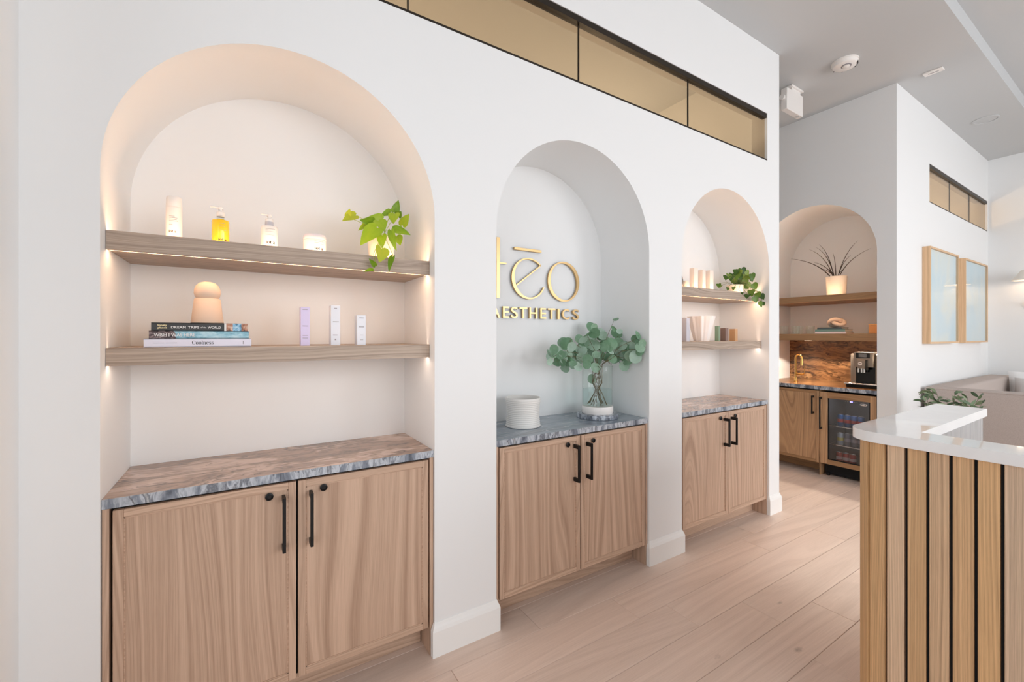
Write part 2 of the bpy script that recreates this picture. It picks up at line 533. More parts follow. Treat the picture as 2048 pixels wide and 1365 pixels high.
fA = lambda u, d, z: (u, d, z)
# north wall: the arch wall
bm = nb()
arch_front(bm, fA, XW, XE, ZT, [(*N1, ZSP), (*N2, ZSP), (*N3, ZSP)], DEP)
for q in ([(XE, 0, 0), (XE, .45, 0), (XE, .45, ZT), (XE, 0, ZT)], [(XW, 0, ZT), (XE, 0, ZT), (XE, .45, ZT), (XW, .45, ZT)],
          [(XW, .45, 0), (XE, .45, 0), (XE, .45, ZT), (XW, .45, ZT)]):
    bm.faces.new([bm.verts.new(p) for p in q])
box(bm, XW, XE, 0, .12, ZTT, ZC)
box(bm, 3.461, XE, 0, .12, ZT, ZTT)
box(bm, XW, -0.42, 0, .12, ZT, ZTT)
wallN = struct('wall_north', bm, M['wall'], smooth=None)
for a, b in (N1, N2, N3):
    struct('niche', niche_inside(fA, a, b, ZSP, DEP), M['wall'], wallN, smooth=30)
# baseboards on the piers
def baseboard(name, x0, x1, y0, y1, h=0.145, axis='X', out=-1):
    """moulded board: square lower part and a rounded shoulder"""
    bm = nb()
    box(bm, x0, x1, y0, y1, 0, h - .035)
    t = [(0, h - .035), (0.3, h - .022), (0.62, h - .012), (0.9, h)]
    for (a, za), (b, zb) in zip(t, t[1:]):
        i0, i1 = a * .014, b * .014
        lo = [(x0 + i0, y0 + i0), (x1 - i0, y0 + i0), (x1 - i0, y1), (x0 + i0, y1)]
        hi = [(x0 + i1, y0 + i1), (x1 - i1, y0 + i1), (x1 - i1, y1), (x0 + i1, y1)]
        V = [bm.verts.new((x, y, za)) for x, y in lo] + [bm.verts.new((x, y, zb)) for x, y in hi]
        for k in range(4):
            j = (k + 1) % 4
            bm.faces.new((V[k], V[j], V[4 + j], V[4 + k]))
        if b == 0.9: bm.faces.new(V[4:])
    return struct(name, bm, M['trim'], smooth=50)
baseboard('baseboard_north', 0.6965, 1.0365, -0.015, 0.010)
baseboard('baseboard_north', 2.0855, 2.427, -0.015, 0.010)
baseboard('baseboard_north', 3.476, 3.656, -0.015, 0.010)
baseboard('baseboard_north', XW, -0.3537, -0.015, 0.010)

# clerestory over the arches: bronze glass panes in slim dark channels
wn = thing('window_1', (1.5, 0.02, ZT), 'long bronze glass clerestory in dark channels above the three arches', 'window')
del wn['category']; wn['kind'] = 'structure'
obj('window_frame', box(bx(-.42, 3.461, .004, .04, ZTT - .034, ZTT - .001), -.42, 3.461, .004, .04, ZT + .001, ZT + .014), M['bronze'], wn)
JX = [-0.358, 0.597, 1.552, 2.503, 3.461]
for a, b in zip(JX, JX[1:]):
    obj('glass_pane', bx(a + .003, b - .003, .018, .024, ZT + .008, ZTT - .02), M['bronze_glass'], wn)
for x in JX[1:4]:
    obj('pane_joint', bx(x - .003, x + .003, .017, .025, ZT + .012, ZTT - .03), M['bronze'], wn)

# room behind the clerestory
bm = nb()
box(bm, XW - .1, XE, 2.9, 3.0, 0, ZC); box(bm, 3.55, XE, .45, 2.9, ZT, ZC); box(bm, 3.55, XE, .12, .45, ZT, ZC); box(bm, 3.55, XE, .45, 2.9, 0, ZT)
box(bm, XW - .1, XW, 0.12, 2.9, 0, ZC)
struct('wall_back', bm, M['wall'], smooth=None)

# wall with the kitchenette arch (faces -X), lounge wall (faces -Y), far wall
X4, Y2, X5 = 4.92, -0.365, 8.1
fK = lambda u, d, z: (X4 + d, -u, z)
NK = (-0.85, 0.225)
ZSK = 2.19
DK = 0.74
bm = nb()
arch_front(bm, fK, -3.0, -Y2, ZC, [(*NK, ZSK)], DK)
for q in ([(X4, Y2, 0), (X4, Y2, ZC), (5.9, Y2 + .12, ZC), (5.9, Y2 + .12, 0)],):
    pass
wallE = struct('wall_east', bm, M['wall'], smooth=None)
struct('niche', niche_inside(fK, *NK, ZSK, DK), M['wall'], wallE, smooth=30)
ZL0, ZL1, XL0, XL1 = 2.74, 3.128, 5.809, 8.05
bm = nb()
box(bm, X4 + .002, XL0, Y2, Y2 + .12, 0, ZC)
box(bm, XL0, X5, Y2, Y2 + .12, 0, ZL0)
box(bm, XL0, X5, Y2, Y2 + .12, ZL1, ZC)
box(bm, XL1 + .03, X5, Y2, Y2 + .12, ZL0, ZL1)
struct('wall_north', bm, M['wall'], smooth=None)
XL1 += .03
w2 = thing('window_2', (6.9, Y2, ZL0), 'bronze glass clerestory high on the lounge wall above the two pictures', 'window')
del w2['category']; w2['kind'] = 'structure'
obj('window_frame', box(bx(XL0, XL1, Y2 + .004, Y2 + .04, ZL1 - .034, ZL1), XL0, XL1, Y2 + .004, Y2 + .04, ZL0, ZL0 + .014), M['bronze'], w2)
J2 = [XL0, 6.56, 7.33, XL1]
for a, b in zip(J2, J2[1:]):
    obj('glass_pane', bx(a + .003, b - .003, Y2 + .018, Y2 + .024, ZL0 + .008, ZL1 - .02), M['bronze_glass'], w2)
for x in J2[1:3]:
    obj('pane_joint', bx(x - .004, x + .004, Y2 + .017, Y2 + .025, ZL0 + .012, ZL1 - .03), M['bronze'], w2)
struct('wall_far', bx(X5, X5 + .1, -5.7, 3.0, 0, ZH), M['wall'], smooth=None)
bm = bx(5.75, X5, 2.9, 3.0, 0, ZC); box(bm, 5.75, 5.85, Y2 + .12, 2.9, 0, ZC)
struct('wall_back', bm, M['wall'], smooth=None)
struct('wall_back', bx(XE, X4, 2.9, 3.0, 0, ZC), M['wall'], smooth=None)
# left side: a short return, then the wider entrance
bm = bx(XW - .25, XW, -.62, 0, 0, ZC)
box(bm, -3.1, XW, .0, .12, 0, ZC)
struct('wall_west', bm, M['wall'], smooth=None)
bm = bx(-1.45, -1.35, -5.5, -3.5, 0, ZC); box(bm, -1.45, -1.35, -1.1, .0, 0, ZC); box(bm, -1.45, -1.35, -3.5, -1.1, 2.75, ZC); box(bm, -1.45, -1.35, -3.5, -1.1, 0, .1)
struct('wall_west', bm, M['entry'], smooth=None)  # unseen wall, toned grey to keep bounce off the facing surfaces
# street wall with three window openings behind the camera
bm = nb()
xs = [-3.2]
for a, b, _w in WINDOWS: xs += [a, b]
xs.append(X5 + .1)
for k in range(0, len(xs), 2): box(bm, xs[k], xs[k + 1], -5.6, -5.45, 0, ZH)
for a, b, _w in WINDOWS:
    box(bm, a, b, -5.6, -5.45, 0, .4); box(bm, a, b, -5.6, -5.45, 3.1, ZH)
struct('wall_south', bm, M['wall'], smooth=None)
# ceilings
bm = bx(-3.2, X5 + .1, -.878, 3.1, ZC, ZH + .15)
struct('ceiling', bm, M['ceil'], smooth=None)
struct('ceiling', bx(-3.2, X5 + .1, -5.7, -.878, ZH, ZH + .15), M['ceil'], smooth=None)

# floor: oak planks running along the arch wall
floor = struct('floor', bx(-3.2, X5 + .1, -5.7, 3.1, -.08, -.012), M['seam'], smooth=None)
PW = 0.1952
rows = {0: [1.204, 3.07], 1: [0.739, 1.664, 2.906], 2: [0.31, 1.864, 3.5], 3: [0.62, 2.224, 3.9], 4: [1.15, 2.537, 4.3], 5: [0.5, 2.09, 3.6]}
rg = random.Random(11)
for r in range(-5, 24):
    y1 = 0.0845 - r * PW
    y0 = y1 - PW
    cuts = list(rows.get(r, []))
    if not cuts: cuts = [rg.uniform(0.2, 1.6)]
    while cuts[0] > -2.2: cuts.insert(0, cuts[0] - rg.choice((1.22, 1.5, 1.83)))
    while cuts[-1] < 7.2: cuts.append(cuts[-1] + rg.choice((1.22, 1.5, 1.83)))
    cuts = [-3.1] + [c for c in cuts if -2.9 < c < 7.9] + [X5]
    for a, b in zip(cuts, cuts[1:]):
        if y0 > .45 and b < XE: continue
        bm = bx(a + .0006, b - .0006, y0 + .0006, y1 - .0006, -.014, 0.0)
        tops = [e for e in bm.edges if all(abs(v.co.z) < 1e-6 for v in e.verts)]
        bmesh.ops.bevel(bm, geom=tops, offset=.0016, segments=1, affect='EDGES')
        own('floor_plank', bm, M['floor'], floor, ((a + b) / 2, (y0 + y1) / 2, 0), smooth=None)

# lamps of the rooms behind the glass (out of view from the front)
def globe(x, y, z, power, color, r=.08):
    l = bpy.data.lights.new('room_lamp', 'POINT'); l.energy = power; l.color = color; l.shadow_soft_size = r
    o = bpy.data.objects.new('room_lamp', l); COL.objects.link(o); o.location = (x, y, z)
globe(0.6, 1.9, 2.3, 44, (1, .88, .74)); globe(3.0, 1.5, 2.3, 44, (1, .95, .86)); globe(7.0, 1.3, 2.3, 75, (1, .88, .74))

# ------------------------------------------------------------------ ceiling fittings
t = thing('smoke_detector', (4.185, -.245, ZC), 'round white smoke detector on the ceiling beyond the arch wall', 'detector')
obj('base', lathe(nb(), [(0, ZC), (.092, ZC), (.092, ZC - .012), (.0, ZC - .012)], 4.185, -.245, 40), M['white'], t)
obj('housing', lathe(nb(), [(.088, ZC - .012), (.082, ZC - .036), (.066, ZC - .046), (.03, ZC - .05), (0, ZC - .05)], 4.185, -.245, 40), M['white'], t)
obj('sensor', lathe(nb(), [(.026, ZC - .049), (.026, ZC - .056), (.018, ZC - .062), (0, ZC - .063)], 4.165, -.262, 24), M['white'], t)
obj('sensor_ring', lathe(nb(), [(.034, ZC - .0465), (.034, ZC - .052), (.027, ZC - .052)], 4.165, -.262, 24), M['ink_grey'], t)
for a in (-.62, -.35, -.08, .19, 1.3, 2.2):
    bm = bx(.068, .086, -.005, .005, -.040, -.026)
    bmesh.ops.rotate(bm, verts=bm.verts, cent=(0, 0, 0), matrix=Matrix.Rotation(a - .75, 3, 'Z'))
    bmesh.ops.translate(bm, verts=bm.verts, vec=(4.185, -.245, ZC))
    obj('slot', bm, M['dark'], t)
t = thing('ceiling_plate', (4.97, -.592, ZC), 'small rectangular white plate on the ceiling near the lounge corner', 'plate')
obj('cover', bx(4.935, 5.005, -.655, -.53, ZC - .012, ZC, .003), M['white'], t)
obj('slot', bx(4.966, 4.974, -.625, -.56, ZC - .0135, ZC - .0115), M['ink_grey'], t)
t = thing('recessed_speaker', (6.54, -.62, ZC), 'flush round white disc in the ceiling over the lounge', 'speaker')
obj('trim_ring', lathe(nb(), [(.1, ZC), (.1, ZC - .006), (.086, ZC - .008), (.084, ZC - .002)], 6.54, -.62, 40), M['ceil'], t)
obj('grille', lathe(nb(), [(.083, ZC - .003), (0, ZC - .003)], 6.54, -.62, 40), M['ceil'], t)
# exit light box hung from the ceiling, blank side towards us
t = thing('exit_light', (4.2, .165, ZC), 'blank white emergency light box hanging from the ceiling by the arch wall end', 'light')
obj('housing', bx(4.062, 4.352, .138, .19, 3.412, 3.602, .004), M['white'], t)
obj('canopy', bx(4.15, 4.36, .135, .195, 3.636, ZC, .004), M['white'], t)
obj('stem', bx(4.17, 4.33, .150, .178, 3.598, 3.638), M['white'], t)
for dx, dy in ((0, 0),):
    bm = lathe(nb(), [(0, 0), (.012, 0), (.012, .012), (.022, .024), (.022, .036), (0, .038)], n=20)
    bmesh.ops.rotate(bm, verts=bm.verts, cent=(0, 0, 0), matrix=Matrix.Rotation(-PI / 2, 3, 'Y'))
    bmesh.ops.translate(bm, verts=bm.verts, vec=(4.064, .165, 3.515))
    obj('lamp_head', bm, M['white'], t)
    bm = lathe(nb(), [(0, 0), (.012, 0), (.012, .012), (0, .012)], n=12)
    bmesh.ops.translate(bm, verts=bm.verts, vec=(4.29, .16, 3.402))
    obj('test_button', bm, M['chrome'], t)
# ------------------------------------------------------------------ joinery
def BA(bm, u0, u1, d0, d1, z0, z1, bev=0.0): return box(bm, u0, u1, d0, d1, z0, z1, bev)
def BK(bm, u0, u1, d0, d1, z0, z1, bev=0.0): return box(bm, X4 + d0, X4 + d1, -u1, -u0, z0, z1, bev)
def ptA(u, d, z): return (u, d, z)
def ptK(u, d, z): return (X4 + d, -u, z)
ZCT, ZCB = 0.8974, 0.8674

def pull(door, B, u, z0, z1, d=0.012):
    bm = nb()
    B(bm, u - .0055, u + .0055, d - .044, d - .033, z0, z1, .001)
    B(bm, u - .0055, u + .0055, d - .034, d, z0, z0 + .020)
    B(bm, u - .0055, u + .0055, d - .034, d, z1 - .020, z1)
    return obj('handle', bm, M['black'], door)

def cam_lock(door, pt, u, z, d=0.012):
    bm = lathe(nb(), [(0, 0), (.0115, 0), (.0135, .002), (.0135, .005), (.009, .007), (.008, .004), (0, .004)], n=20)
    for v in bm.verts: v.co = Vector(pt(u + v.co.x, d - v.co.z, z + v.co.y))
    o = obj('lock', bm, M['black'], door)
    return o

def make_door(cab, B, pt, u0, u1, z0, z1, oak, rail, d=0.012, fw=0.026):
    c = pt((u0 + u1) / 2, d, z0)
    door = own('door', B(nb(), u0 + fw - .004, u1 - fw + .004, d + .0055, d + .014, z0 + fw - .004, z1 - fw + .004), M[oak], cab, c)
    for a, b in ((u0, u0 + fw), (u1 - fw, u1)):
        own('stile', B(nb(), a, b, d, d + .019, z0, z1, .0012), M[oak], door, pt(a, d, z0))
    for a, b in ((z0, z0 + fw), (z1 - fw, z1)):
        own('rail', B(nb(), u0 + fw, u1 - fw, d, d + .019, a, b, .0012), M[rail], door, pt((u0 + u1) / 2, d, a))
    # shadow bead round the panel
    bm = nb()
    for a in ((u0 + fw, u0 + fw + .0035), (u1 - fw - .0035, u1 - fw)): B(bm, a[0], a[1], d + .003, d + .0056, z0 + fw, z1 - fw)
    for a in ((z0 + fw, z0 + fw + .0035), (z1 - fw - .0035, z1 - fw)): B(bm, u0 + fw, u1 - fw, d + .003, d + .0056, a[0], a[1])
    own('bead', bm, M[rail], door, c)
    return door

def cabinet(n, label):
    u0, u1 = n
    c = (u0 + u1) / 2
    t = thing('base_cabinet', (c, .03, 0), label, 'cabinet', 'oak base cabinets in the three arches')
    for a, b in ((u0 + .002, u0 + .0175), (u1 - .0175, u1 - .002)):
        own('side_panel', bx(a, b, .0125, .40, 0, ZCB - .001), M['oak'], t, (a, .02, 0))
    obj('carcass', bx(u0 + .022, u1 - .022, .033, .40, .127, ZCB - .002), M['dark'], t)  # near-black body stands in for shade in the gaps round the doors
    own('toe_kick', bx(u0 + .022, u1 - .022, .118, .132, .001, .126), M['oak_hx'], t, (c, .12, 0))
    for s, (a, b) in enumerate(((u0 + .0257, c - .0032), (c + .0032, u1 - .0240))):
        d = make_door(t, BA, ptA, a, b, .1245, .8585, 'oak', 'oak_hx')
        sg = -1 if s == 0 else 1
        pull(d, BA, c + sg * .0455, .619, .817)
        cam_lock(d, ptA, c + sg * .091, .819)
    return t

def countertop(n, label, slab, edge):
    u0, u1 = n
    t = thing('countertop', ((u0 + u1) / 2, .2, ZCB), label, 'countertop')
    obj('slab', bx(u0 + .001, u1 - .001, .0135, DEP - .001, ZCB, ZCT), M[slab], t, smooth=None)
    obj('front_edge', bx(u0 + .001, u1 - .001, .0105, .0135, ZCB, ZCT), M[edge], t, smooth=None)  # same stone without the LED warmth; strip added to carry that colour
    return t

def shelf(B, u0, u1, z0, z1, label, oak, up, dep, d=0.058, group=None, lip=0.0, led='led'):
    c = (u0 + u1) / 2
    loc = Vector((c, d, z0)) if B is BA else Vector((X4 + d, -c, z0))
    t = thing('wall_shelf', loc, label, 'shelf', group)
    at = loc
    top = z1 - .022 if up else z1
    own('fascia', B(nb(), u0 + .0008, u1 - .0008, d, d + .018, z0, z1, .001), M[oak], t, at)
    own('board', B(nb(), u0 + .0008, u1 - .0008, d + .0335, dep - .001, z0 + .004 + lip, top), M[oak], t, at + Vector((0, 0, .01)))
    if up: own('led_strip', B(nb(), u0 + .006, u1 - .006, d + .024, d + .038, top, top + .003), M[led], t, at)
    own('led_strip', B(nb(), u0 + .004, u1 - .004, d + .019, d + .033, z0 + .0022 + lip, z0 + .006 + lip), M[led + '_soft' if not up else led], t, at)
    return top

ZS1 = (1.675, 1.7366); ZS2 = (1.305, 1.3626)
cabinet(N1, 'oak two-door base cabinet in the arch that holds the books and toiletries')
cabinet(N2, 'oak two-door base cabinet in the middle arch below the ribbed pot and leafy vase')
cabinet(N3, 'oak two-door base cabinet in the far shelved arch before the corridor')
countertop(N1, 'brown veined stone countertop tinted with LED warmth under the shelves with books', 'stone_led_warm', 'stone_edge')
countertop(N2, 'blue grey stone countertop under the ribbed pot and vase', 'stone_blue', 'stone_edge')
countertop(N3, 'veined stone countertop tinted with LED warmth in the far shelved arch', 'stone_led_warm', 'stone_edge')
T1 = shelf(BA, *N1, *ZS1, 'oak shelf carrying four toiletries and a lime green plant', 'oak_h', True, DEP)
shelf(BA, *N1, *ZS2, 'oak shelf carrying stacked books and three slim boxes', 'oak_h', False, DEP)
shelf(BA, *N3, *ZS1, 'oak shelf carrying three white cartons and a trailing green plant', 'oak_h', True, DEP)
shelf(BA, *N3, *ZS2, 'oak shelf carrying a fluted white vase and small coloured boxes', 'oak_h', False, DEP)

# kitchenette arch
DKS = 0.44
shelf(BK, *NK, 1.753, 1.8155, 'upper kitchenette shelf of brown oak carrying a spiky plant', 'oak_shelf_y', True, DK, lip=.004, led='led_bar')
shelf(BK, *NK, 1.3565, 1.4243, 'lower kitchenette shelf of brown oak with glasses and books', 'oak_shelf_y', False, DK, lip=.004, led='led_bar')
t = thing('countertop', (X4 + .3, .31, ZCB), 'brown stone kitchenette countertop under the coffee machine and brass tap', 'countertop')
obj('slab', BK(nb(), NK[0] + .001, NK[1] - .001, .004, DK - .02, ZCB - .005, ZCT), M['stone_brown'], t, smooth=None)
obj('front_edge', BK(nb(), NK[0] + .001, NK[1] - .001, .001, .004, ZCB - .005, ZCT), M['stone_edge'], t, smooth=None)
t = tag(obj('backsplash', BK(nb(), NK[0] + .001, NK[1] - .001, DK - .019, DK - .001, ZCT, 1.357), M['stone_brown'], smooth=None, loc=(X4 + DK - .01, .31, ZCT)), 'dramatic brown veined stone backsplash behind the coffee machine', 'backsplash')
t = thing('base_cabinet', (X4 + .02, .54, 0), 'oak single-door kitchenette cabinet below the brass tap beside the drinks fridge', 'cabinet')
own('side_panel', BK(nb(), NK[0] + .002, NK[0] + .02, .012, .6, 0, ZCB - .006), M['oak_k'], t, (X4, .84, 0))
own('side_panel', BK(nb(), -.242, -.236, .012, .6, .0, ZCB - .006), M['oak_k'], t, (X4, .25, 0))
obj('carcass', BK(nb(), NK[0] + .021, -.243, .033, .6, .127, ZCB - .007), M['dark'], t)  # near-black here too, so the door gaps read as shade
own('toe_kick', BK(nb(), NK[0] + .021, -.243, .2, .215, .001, .126), M['oak_shelf_y'], t, (X4, .5, 0))
d = make_door(t, BK, ptK, NK[0] + .024, -.245, .12, .848, 'oak_k', 'oak_shelf_y')
pull(d, BK, -.295, .612, .795)

# drinks fridge
t = thing('drinks_fridge', (X4 + .05, 0, 0), 'glass-door drinks fridge in an oak frame holding rows of cans', 'fridge')
bm = nb()
fu0, fu1 = -.233, .219
BK(bm, fu0, fu0 + .018, .05, .58, .115, .84); BK(bm, fu1 - .018, fu1, .05, .58, .115, .84)
BK(bm, fu0, fu1, .05, .58, .115, .133); BK(bm, fu0, fu1, .05, .58, .822, .84); BK(bm, fu0, fu1, .562, .58, .115, .84)
obj('cabinet', bm, plain('fridge_liner', (96, 97, 100), 0.5), t)
bm = nb(); BK(bm, fu0 + .01, fu1 - .01, .09, .5, .012, .114)
for a in (fu0 + .03, fu1 - .05): BK(bm, a, a + .025, .06, .09, .0005, .03)
obj('plinth', bm, M['dark'], t)
dr = own('door', BK(nb(), fu0 + .055, fu1 - .04, .046, .049, .165, .171), M['dark'], t, (X4, 0, .126))
for a, b in ((fu0, fu0 + .061), (fu1 - .046, fu1)):
    own('stile', BK(nb(), a, b, .006, .046, .126, .842, .001), M['oak_k'], dr, (X4, -a, .126))
own('rail', BK(nb(), fu0 + .061, fu1 - .046, .006, .046, .126, .171), M['oak_shelf_y'], dr, (X4, 0, .13))
own('rail', BK(nb(), fu0 + .061, fu1 - .046, .006, .046, .783, .842), M['oak_shelf_y'], dr, (X4, .1, .8))
obj('glass', BK(nb(), fu0 + .061, fu1 - .046, .02, .026, .171, .783), M['fridge_glass'], dr)
bm = nb()
BK(bm, fu0 + .061, fu0 + .071, .017, .0195, .171, .783); BK(bm, fu1 - .056, fu1 - .046, .017, .0195, .171, .783); BK(bm, fu0 + .061, fu1 - .046, .017, .0195, .171, .181)
obj('gasket', bm, M['dark'], dr)
pull(dr, BK, -.226 + .004, .469, .79, .006)
bm = lathe(nb(), [(.0, 0), (.026, 0), (.030, .002), (.030, .004), (.024, .005), (.0, .005)], n=28)
for v in bm.verts: v.co = Vector((X4 + .02 - v.co.z, -.119 + v.co.x * .95, .753 + v.co.y * .36))
obj('badge', bm, M['chrome'], dr)
bm = nb(); BK(bm, .098, .140, .0143, .0148, .7495, .7565)
obj('badge_plate', bm, M['dark'], dr)
disp = plain('fridge_display', (190, 190, 255), 0.4, emit=(150, 140, 255), strength=3.0)
bm, w, h = text_bm('88', .02)
obj('display', place_text(bm, w, h, 0, .022, 0, .013, lambda x, z, o: (X4 + .0185, -.012 - x, .762 + z)), disp, dr)
for k, y in enumerate((.03, .012, -.05, -.064, -.078)):
    pass
bm = nb()
for y in (.025, .008, -.046, -.058, -.07): BK(bm, -y - .0015, -y + .0015, .0185, .019, .766, .769)
obj('display_key', bm, M['white'], dr)
for z in (.497, .312):
    bm = nb()
    BK(bm, fu0 + .019, fu1 - .019, .10, .106, z - .004, z + .004)
    BK(bm, fu0 + .019, fu1 - .019, .50, .505, z - .003, z + .003)
    for k in range(15):
        u = fu0 + .03 + k * (fu1 - fu0 - .06) / 14
        BK(bm, u - .0015, u + .0015, .10, .505, z, z + .003)
    obj('wire_shelf', bm, M['chrome'], t)

l = bpy.data.lights.new('added_fridge_fill', 'POINT'); l.energy = 1.8; l.color = (.9, .95, 1); l.shadow_soft_size = .03  # added fill lamp that brightens the cans; no fitting modelled
o = bpy.data.objects.new('added_fridge_fill', l); COL.objects.link(o); o.location = (X4 + .07, .0, .80)
# cans
def can(rgb_body, rgb_band, r=.027, h=.118):
    t = thing('drink_can', (0, 0, 0), 'x', 'can', 'cans in the drinks fridge')
    obj('body', lathe(nb(), [(0, 0), (r * .8, 0), (r, .008), (r, h - .012), (r * .82, h - .002)], n=20), plain('can_body', rgb_body, .35, .3), t)
    obj('lid', lathe(nb(), [(r * .82, h - .002), (r * .82, h), (r * .74, h), (r * .72, h - .003), (0, h - .003)], n=20), M['chrome'], t)
    obj('band', lathe(nb(), [(r + .0004, h * .35), (r + .0004, h * .62)], n=20), plain('can_band', rgb_band, .35), t)
    return t
CANS = [('blue and red can', (40, 92, 150), (176, 60, 60), .500, [.107, .050, -.006, -.062], 'upper'),
        ('pale blue can', (190, 205, 215), (214, 206, 120), .3155, [.107], 'mid'),
        ('silver grey can', (120, 122, 132), (160, 160, 170), .3155, [.050, -.006, -.062], 'mid'),
        ('red can', (176, 34, 40), (226, 190, 190), .134, [.118, .062, .006], 'low')]
WORD = ['nearest the fridge handle', 'second from the fridge handle', 'third from the fridge handle', 'fourth from the fridge handle']
for nm, c1, c2, z, ys, row in CANS:
    proto = None
    where = {'upper': 'on the top fridge shelf', 'mid': 'on the middle fridge shelf', 'low': 'on the fridge floor'}[row]
    for k, y in enumerate(ys):
        kk = k + (1 if nm.startswith('silver') else 0)
        lab = nm + ' ' + where + ', ' + WORD[kk]
        hh = .105 if row == 'low' else .118
        if proto is None:
            proto = can(c1, c2, .027, hh); proto.location = (X4 + .137, y, z + .0015); proto['label'] = lab
        else:
            dup(proto, (X4 + .137, y, z + .0015), lab)

# tap
t = thing('brass_tap', (5.16, .565, ZCT), 'brass gooseneck tap on the kitchenette countertop', 'tap')
obj('base', lathe(nb(), [(0, ZCT), (.026, ZCT), (.026, ZCT + .006), (.015, ZCT + .01), (.014, ZCT + .05)], 5.16, .565, 20), M['brass'], t)
pts = [(5.16, .565, ZCT + .01), (5.16, .565, 1.16)]
for k in range(1, 9):
    a = PI * k / 8
    pts.append((5.16, .565 - .03 + .03 * math.cos(a), 1.16 + .034 * math.sin(a)))
pts.append((5.16, .505, 1.15))
obj('spout', tube(nb(), pts, .011, 12), M['brass'], t)
obj('spray_head', tube(nb(), [(5.16, .505, 1.152), (5.16, .505, 1.135), (5.16, .505, 1.08)], [.0115, .014, .0145], 12), M['brass'], t)
obj('handle_body', tube(nb(), [(5.16, .565, .988), (5.16, .49, .988)], .012, 12), M['brass'], t)
obj('lever', tube(nb(), [(5.16, .488, .988), (5.155, .475, 1.0), (5.15, .474, 1.06)], [.005, .004, .003], 8), M['brass'], t)

# coffee machine
t = thing('coffee_machine', (5.2, -.06, ZCT), 'grey and black bean-to-cup coffee machine on the kitchenette countertop', 'coffee machine')
obj('body', bx(5.22, 5.52, -.215, .086, ZCT + .03, 1.225, .012, 2), M['steel'], t)
obj('front_panel', bx(5.17, 5.225, -.135, .022, ZCT + .04, 1.10, .003), plain('gloss_black', (10, 10, 11), .12), t)
hd = obj('head', bx(5.12, 5.30, -.135, .023, 1.098, 1.243, .004), M['steel'], t)
obj('screen_surround', bx(5.117, 5.121, -.108, .003, 1.186, 1.238), plain('gloss_black_frame', (12, 12, 13), .15), hd)
obj('screen', bx(5.116, 5.1172, -.084, -.02, 1.194, 1.231), plain('screen', (84, 88, 94), .2), hd)
bm = lathe(nb(), [(.0, 0), (.014, 0), (.0165, .002), (.0165, .005), (.0135, .005), (.0125, .002), (0, .002)], n=24)
for v in bm.verts: v.co = Vector((5.1, -.038 + v.co.x, 1.132 + v.co.y)) - Vector((v.co.z, 0, 0))
sp = obj('spout_block', bx(5.10, 5.135, -.077, -.012, 1.085, 1.172, .004), M['steel'], t)
obj('emblem', bm, M['white'], sp)
obj('emblem_bar', bx(5.0965, 5.0985, -.049, -.027, 1.129, 1.136), M['dark'], sp)
obj('spout_slot', bx(5.098, 5.137, -.0905, -.079, 1.07, 1.17), M['dark'], sp)
for y in (-.02, -.045, -.066):
    obj('nozzle', tube(nb(), [(5.115, y, 1.098), (5.115, y, 1.045)], .0085, 10), M['chrome'], t)
obj('side_column', bx(5.15, 5.3, -.215, -.139, ZCT + .04, 1.225, .006), M['steel'], t)
obj('drip_tray', bx(5.06, 5.24, -.215, .082, .928, .942, .003), M['chrome'], t)
obj('tray_base', bx(5.075, 5.5, -.213, .07, ZCT, .928, .003), M['dark'], t)
t = tag(obj('power_cord', tube(nb(), [(5.60, -.065, 1.357), (5.60, -.065, 1.35), (5.60, -.065, 1.33), (5.6, -.066, 1.3), (5.55, -.066, 1.226)], [.026, .024, .008, .006, .006], 10), M['dark'], loc=(5.6, -.065, 1.3)), 'dark cord dropping from the kitchenette shelf behind the coffee machine', 'cord')
t = thing('puck_light', (5.18, .44, 1.35), 'small puck light under the lower kitchenette shelf', 'light')
obj('housing', bx(5.15, 5.21, .425, .475, 1.350, 1.3605), M['white'], t)
obj('lens', bx(5.155, 5.205, .43, .47, 1.3485, 1.350), plain('puck_lens', (255, 240, 225), .5, emit=(255, 214, 170), strength=2.0), t)

l = bpy.data.lights.new('puck_and_added_spot', 'SPOT'); l.energy = 30; l.color = (1, .86, .70); l.spot_size = 2.4; l.shadow_soft_size = .02
o = bpy.data.objects.new('puck_and_added_spot', l); COL.objects.link(o); o.location = (5.18, .45, 1.345)
o = bpy.data.objects.new('puck_and_added_spot', l); COL.objects.link(o); o.location = (5.18, -.05, 1.345)  # added second spot with no puck above it, brightens the backsplash
P1 = [(0.429,0.22,1.94,0.366,0.2,1.906,0.031),(0.388,0.22,1.928,0.397,0.2,1.959,0.019),(0.532,0.17,1.924,0.459,0.15,1.914,0.036),(0.486,0.15,1.904,0.426,0.13,1.896,0.03),(0.464,0.17,1.894,0.421,0.15,1.857,0.019),(0.484,0.07,1.862,0.406,0.05,1.786,0.05),(0.497,0.12,1.904,0.521,0.1,1.86,0.046),(0.575,0.19,1.969,0.521,0.17,1.939,0.023),(0.592,0.2,1.971,0.608,0.18,2.027,0.026),(0.583,0.16,1.957,0.568,0.14,1.908,0.037),(0.607,0.2,1.961,0.619,0.18,1.976,0.026),(0.624,0.18,1.91,0.644,0.16,1.968,0.032),(0.556,0.1,1.867,0.631,0.08,1.855,0.035),(0.587,0.15,1.854,0.599,0.13,1.809,0.031),(0.542,0.08,1.861,0.553,0.06,1.77,0.024),(0.502,0.07,1.833,0.494,0.05,1.772,0.029),(0.489,0.035,1.769,0.476,0.015,1.705,0.044),(0.537,0.035,1.74,0.51,0.015,1.672,0.018),(0.465,0.038,1.691,0.435,0.018,1.715,0.015),(0.458,0.038,1.671,0.414,0.018,1.662,0.015)]
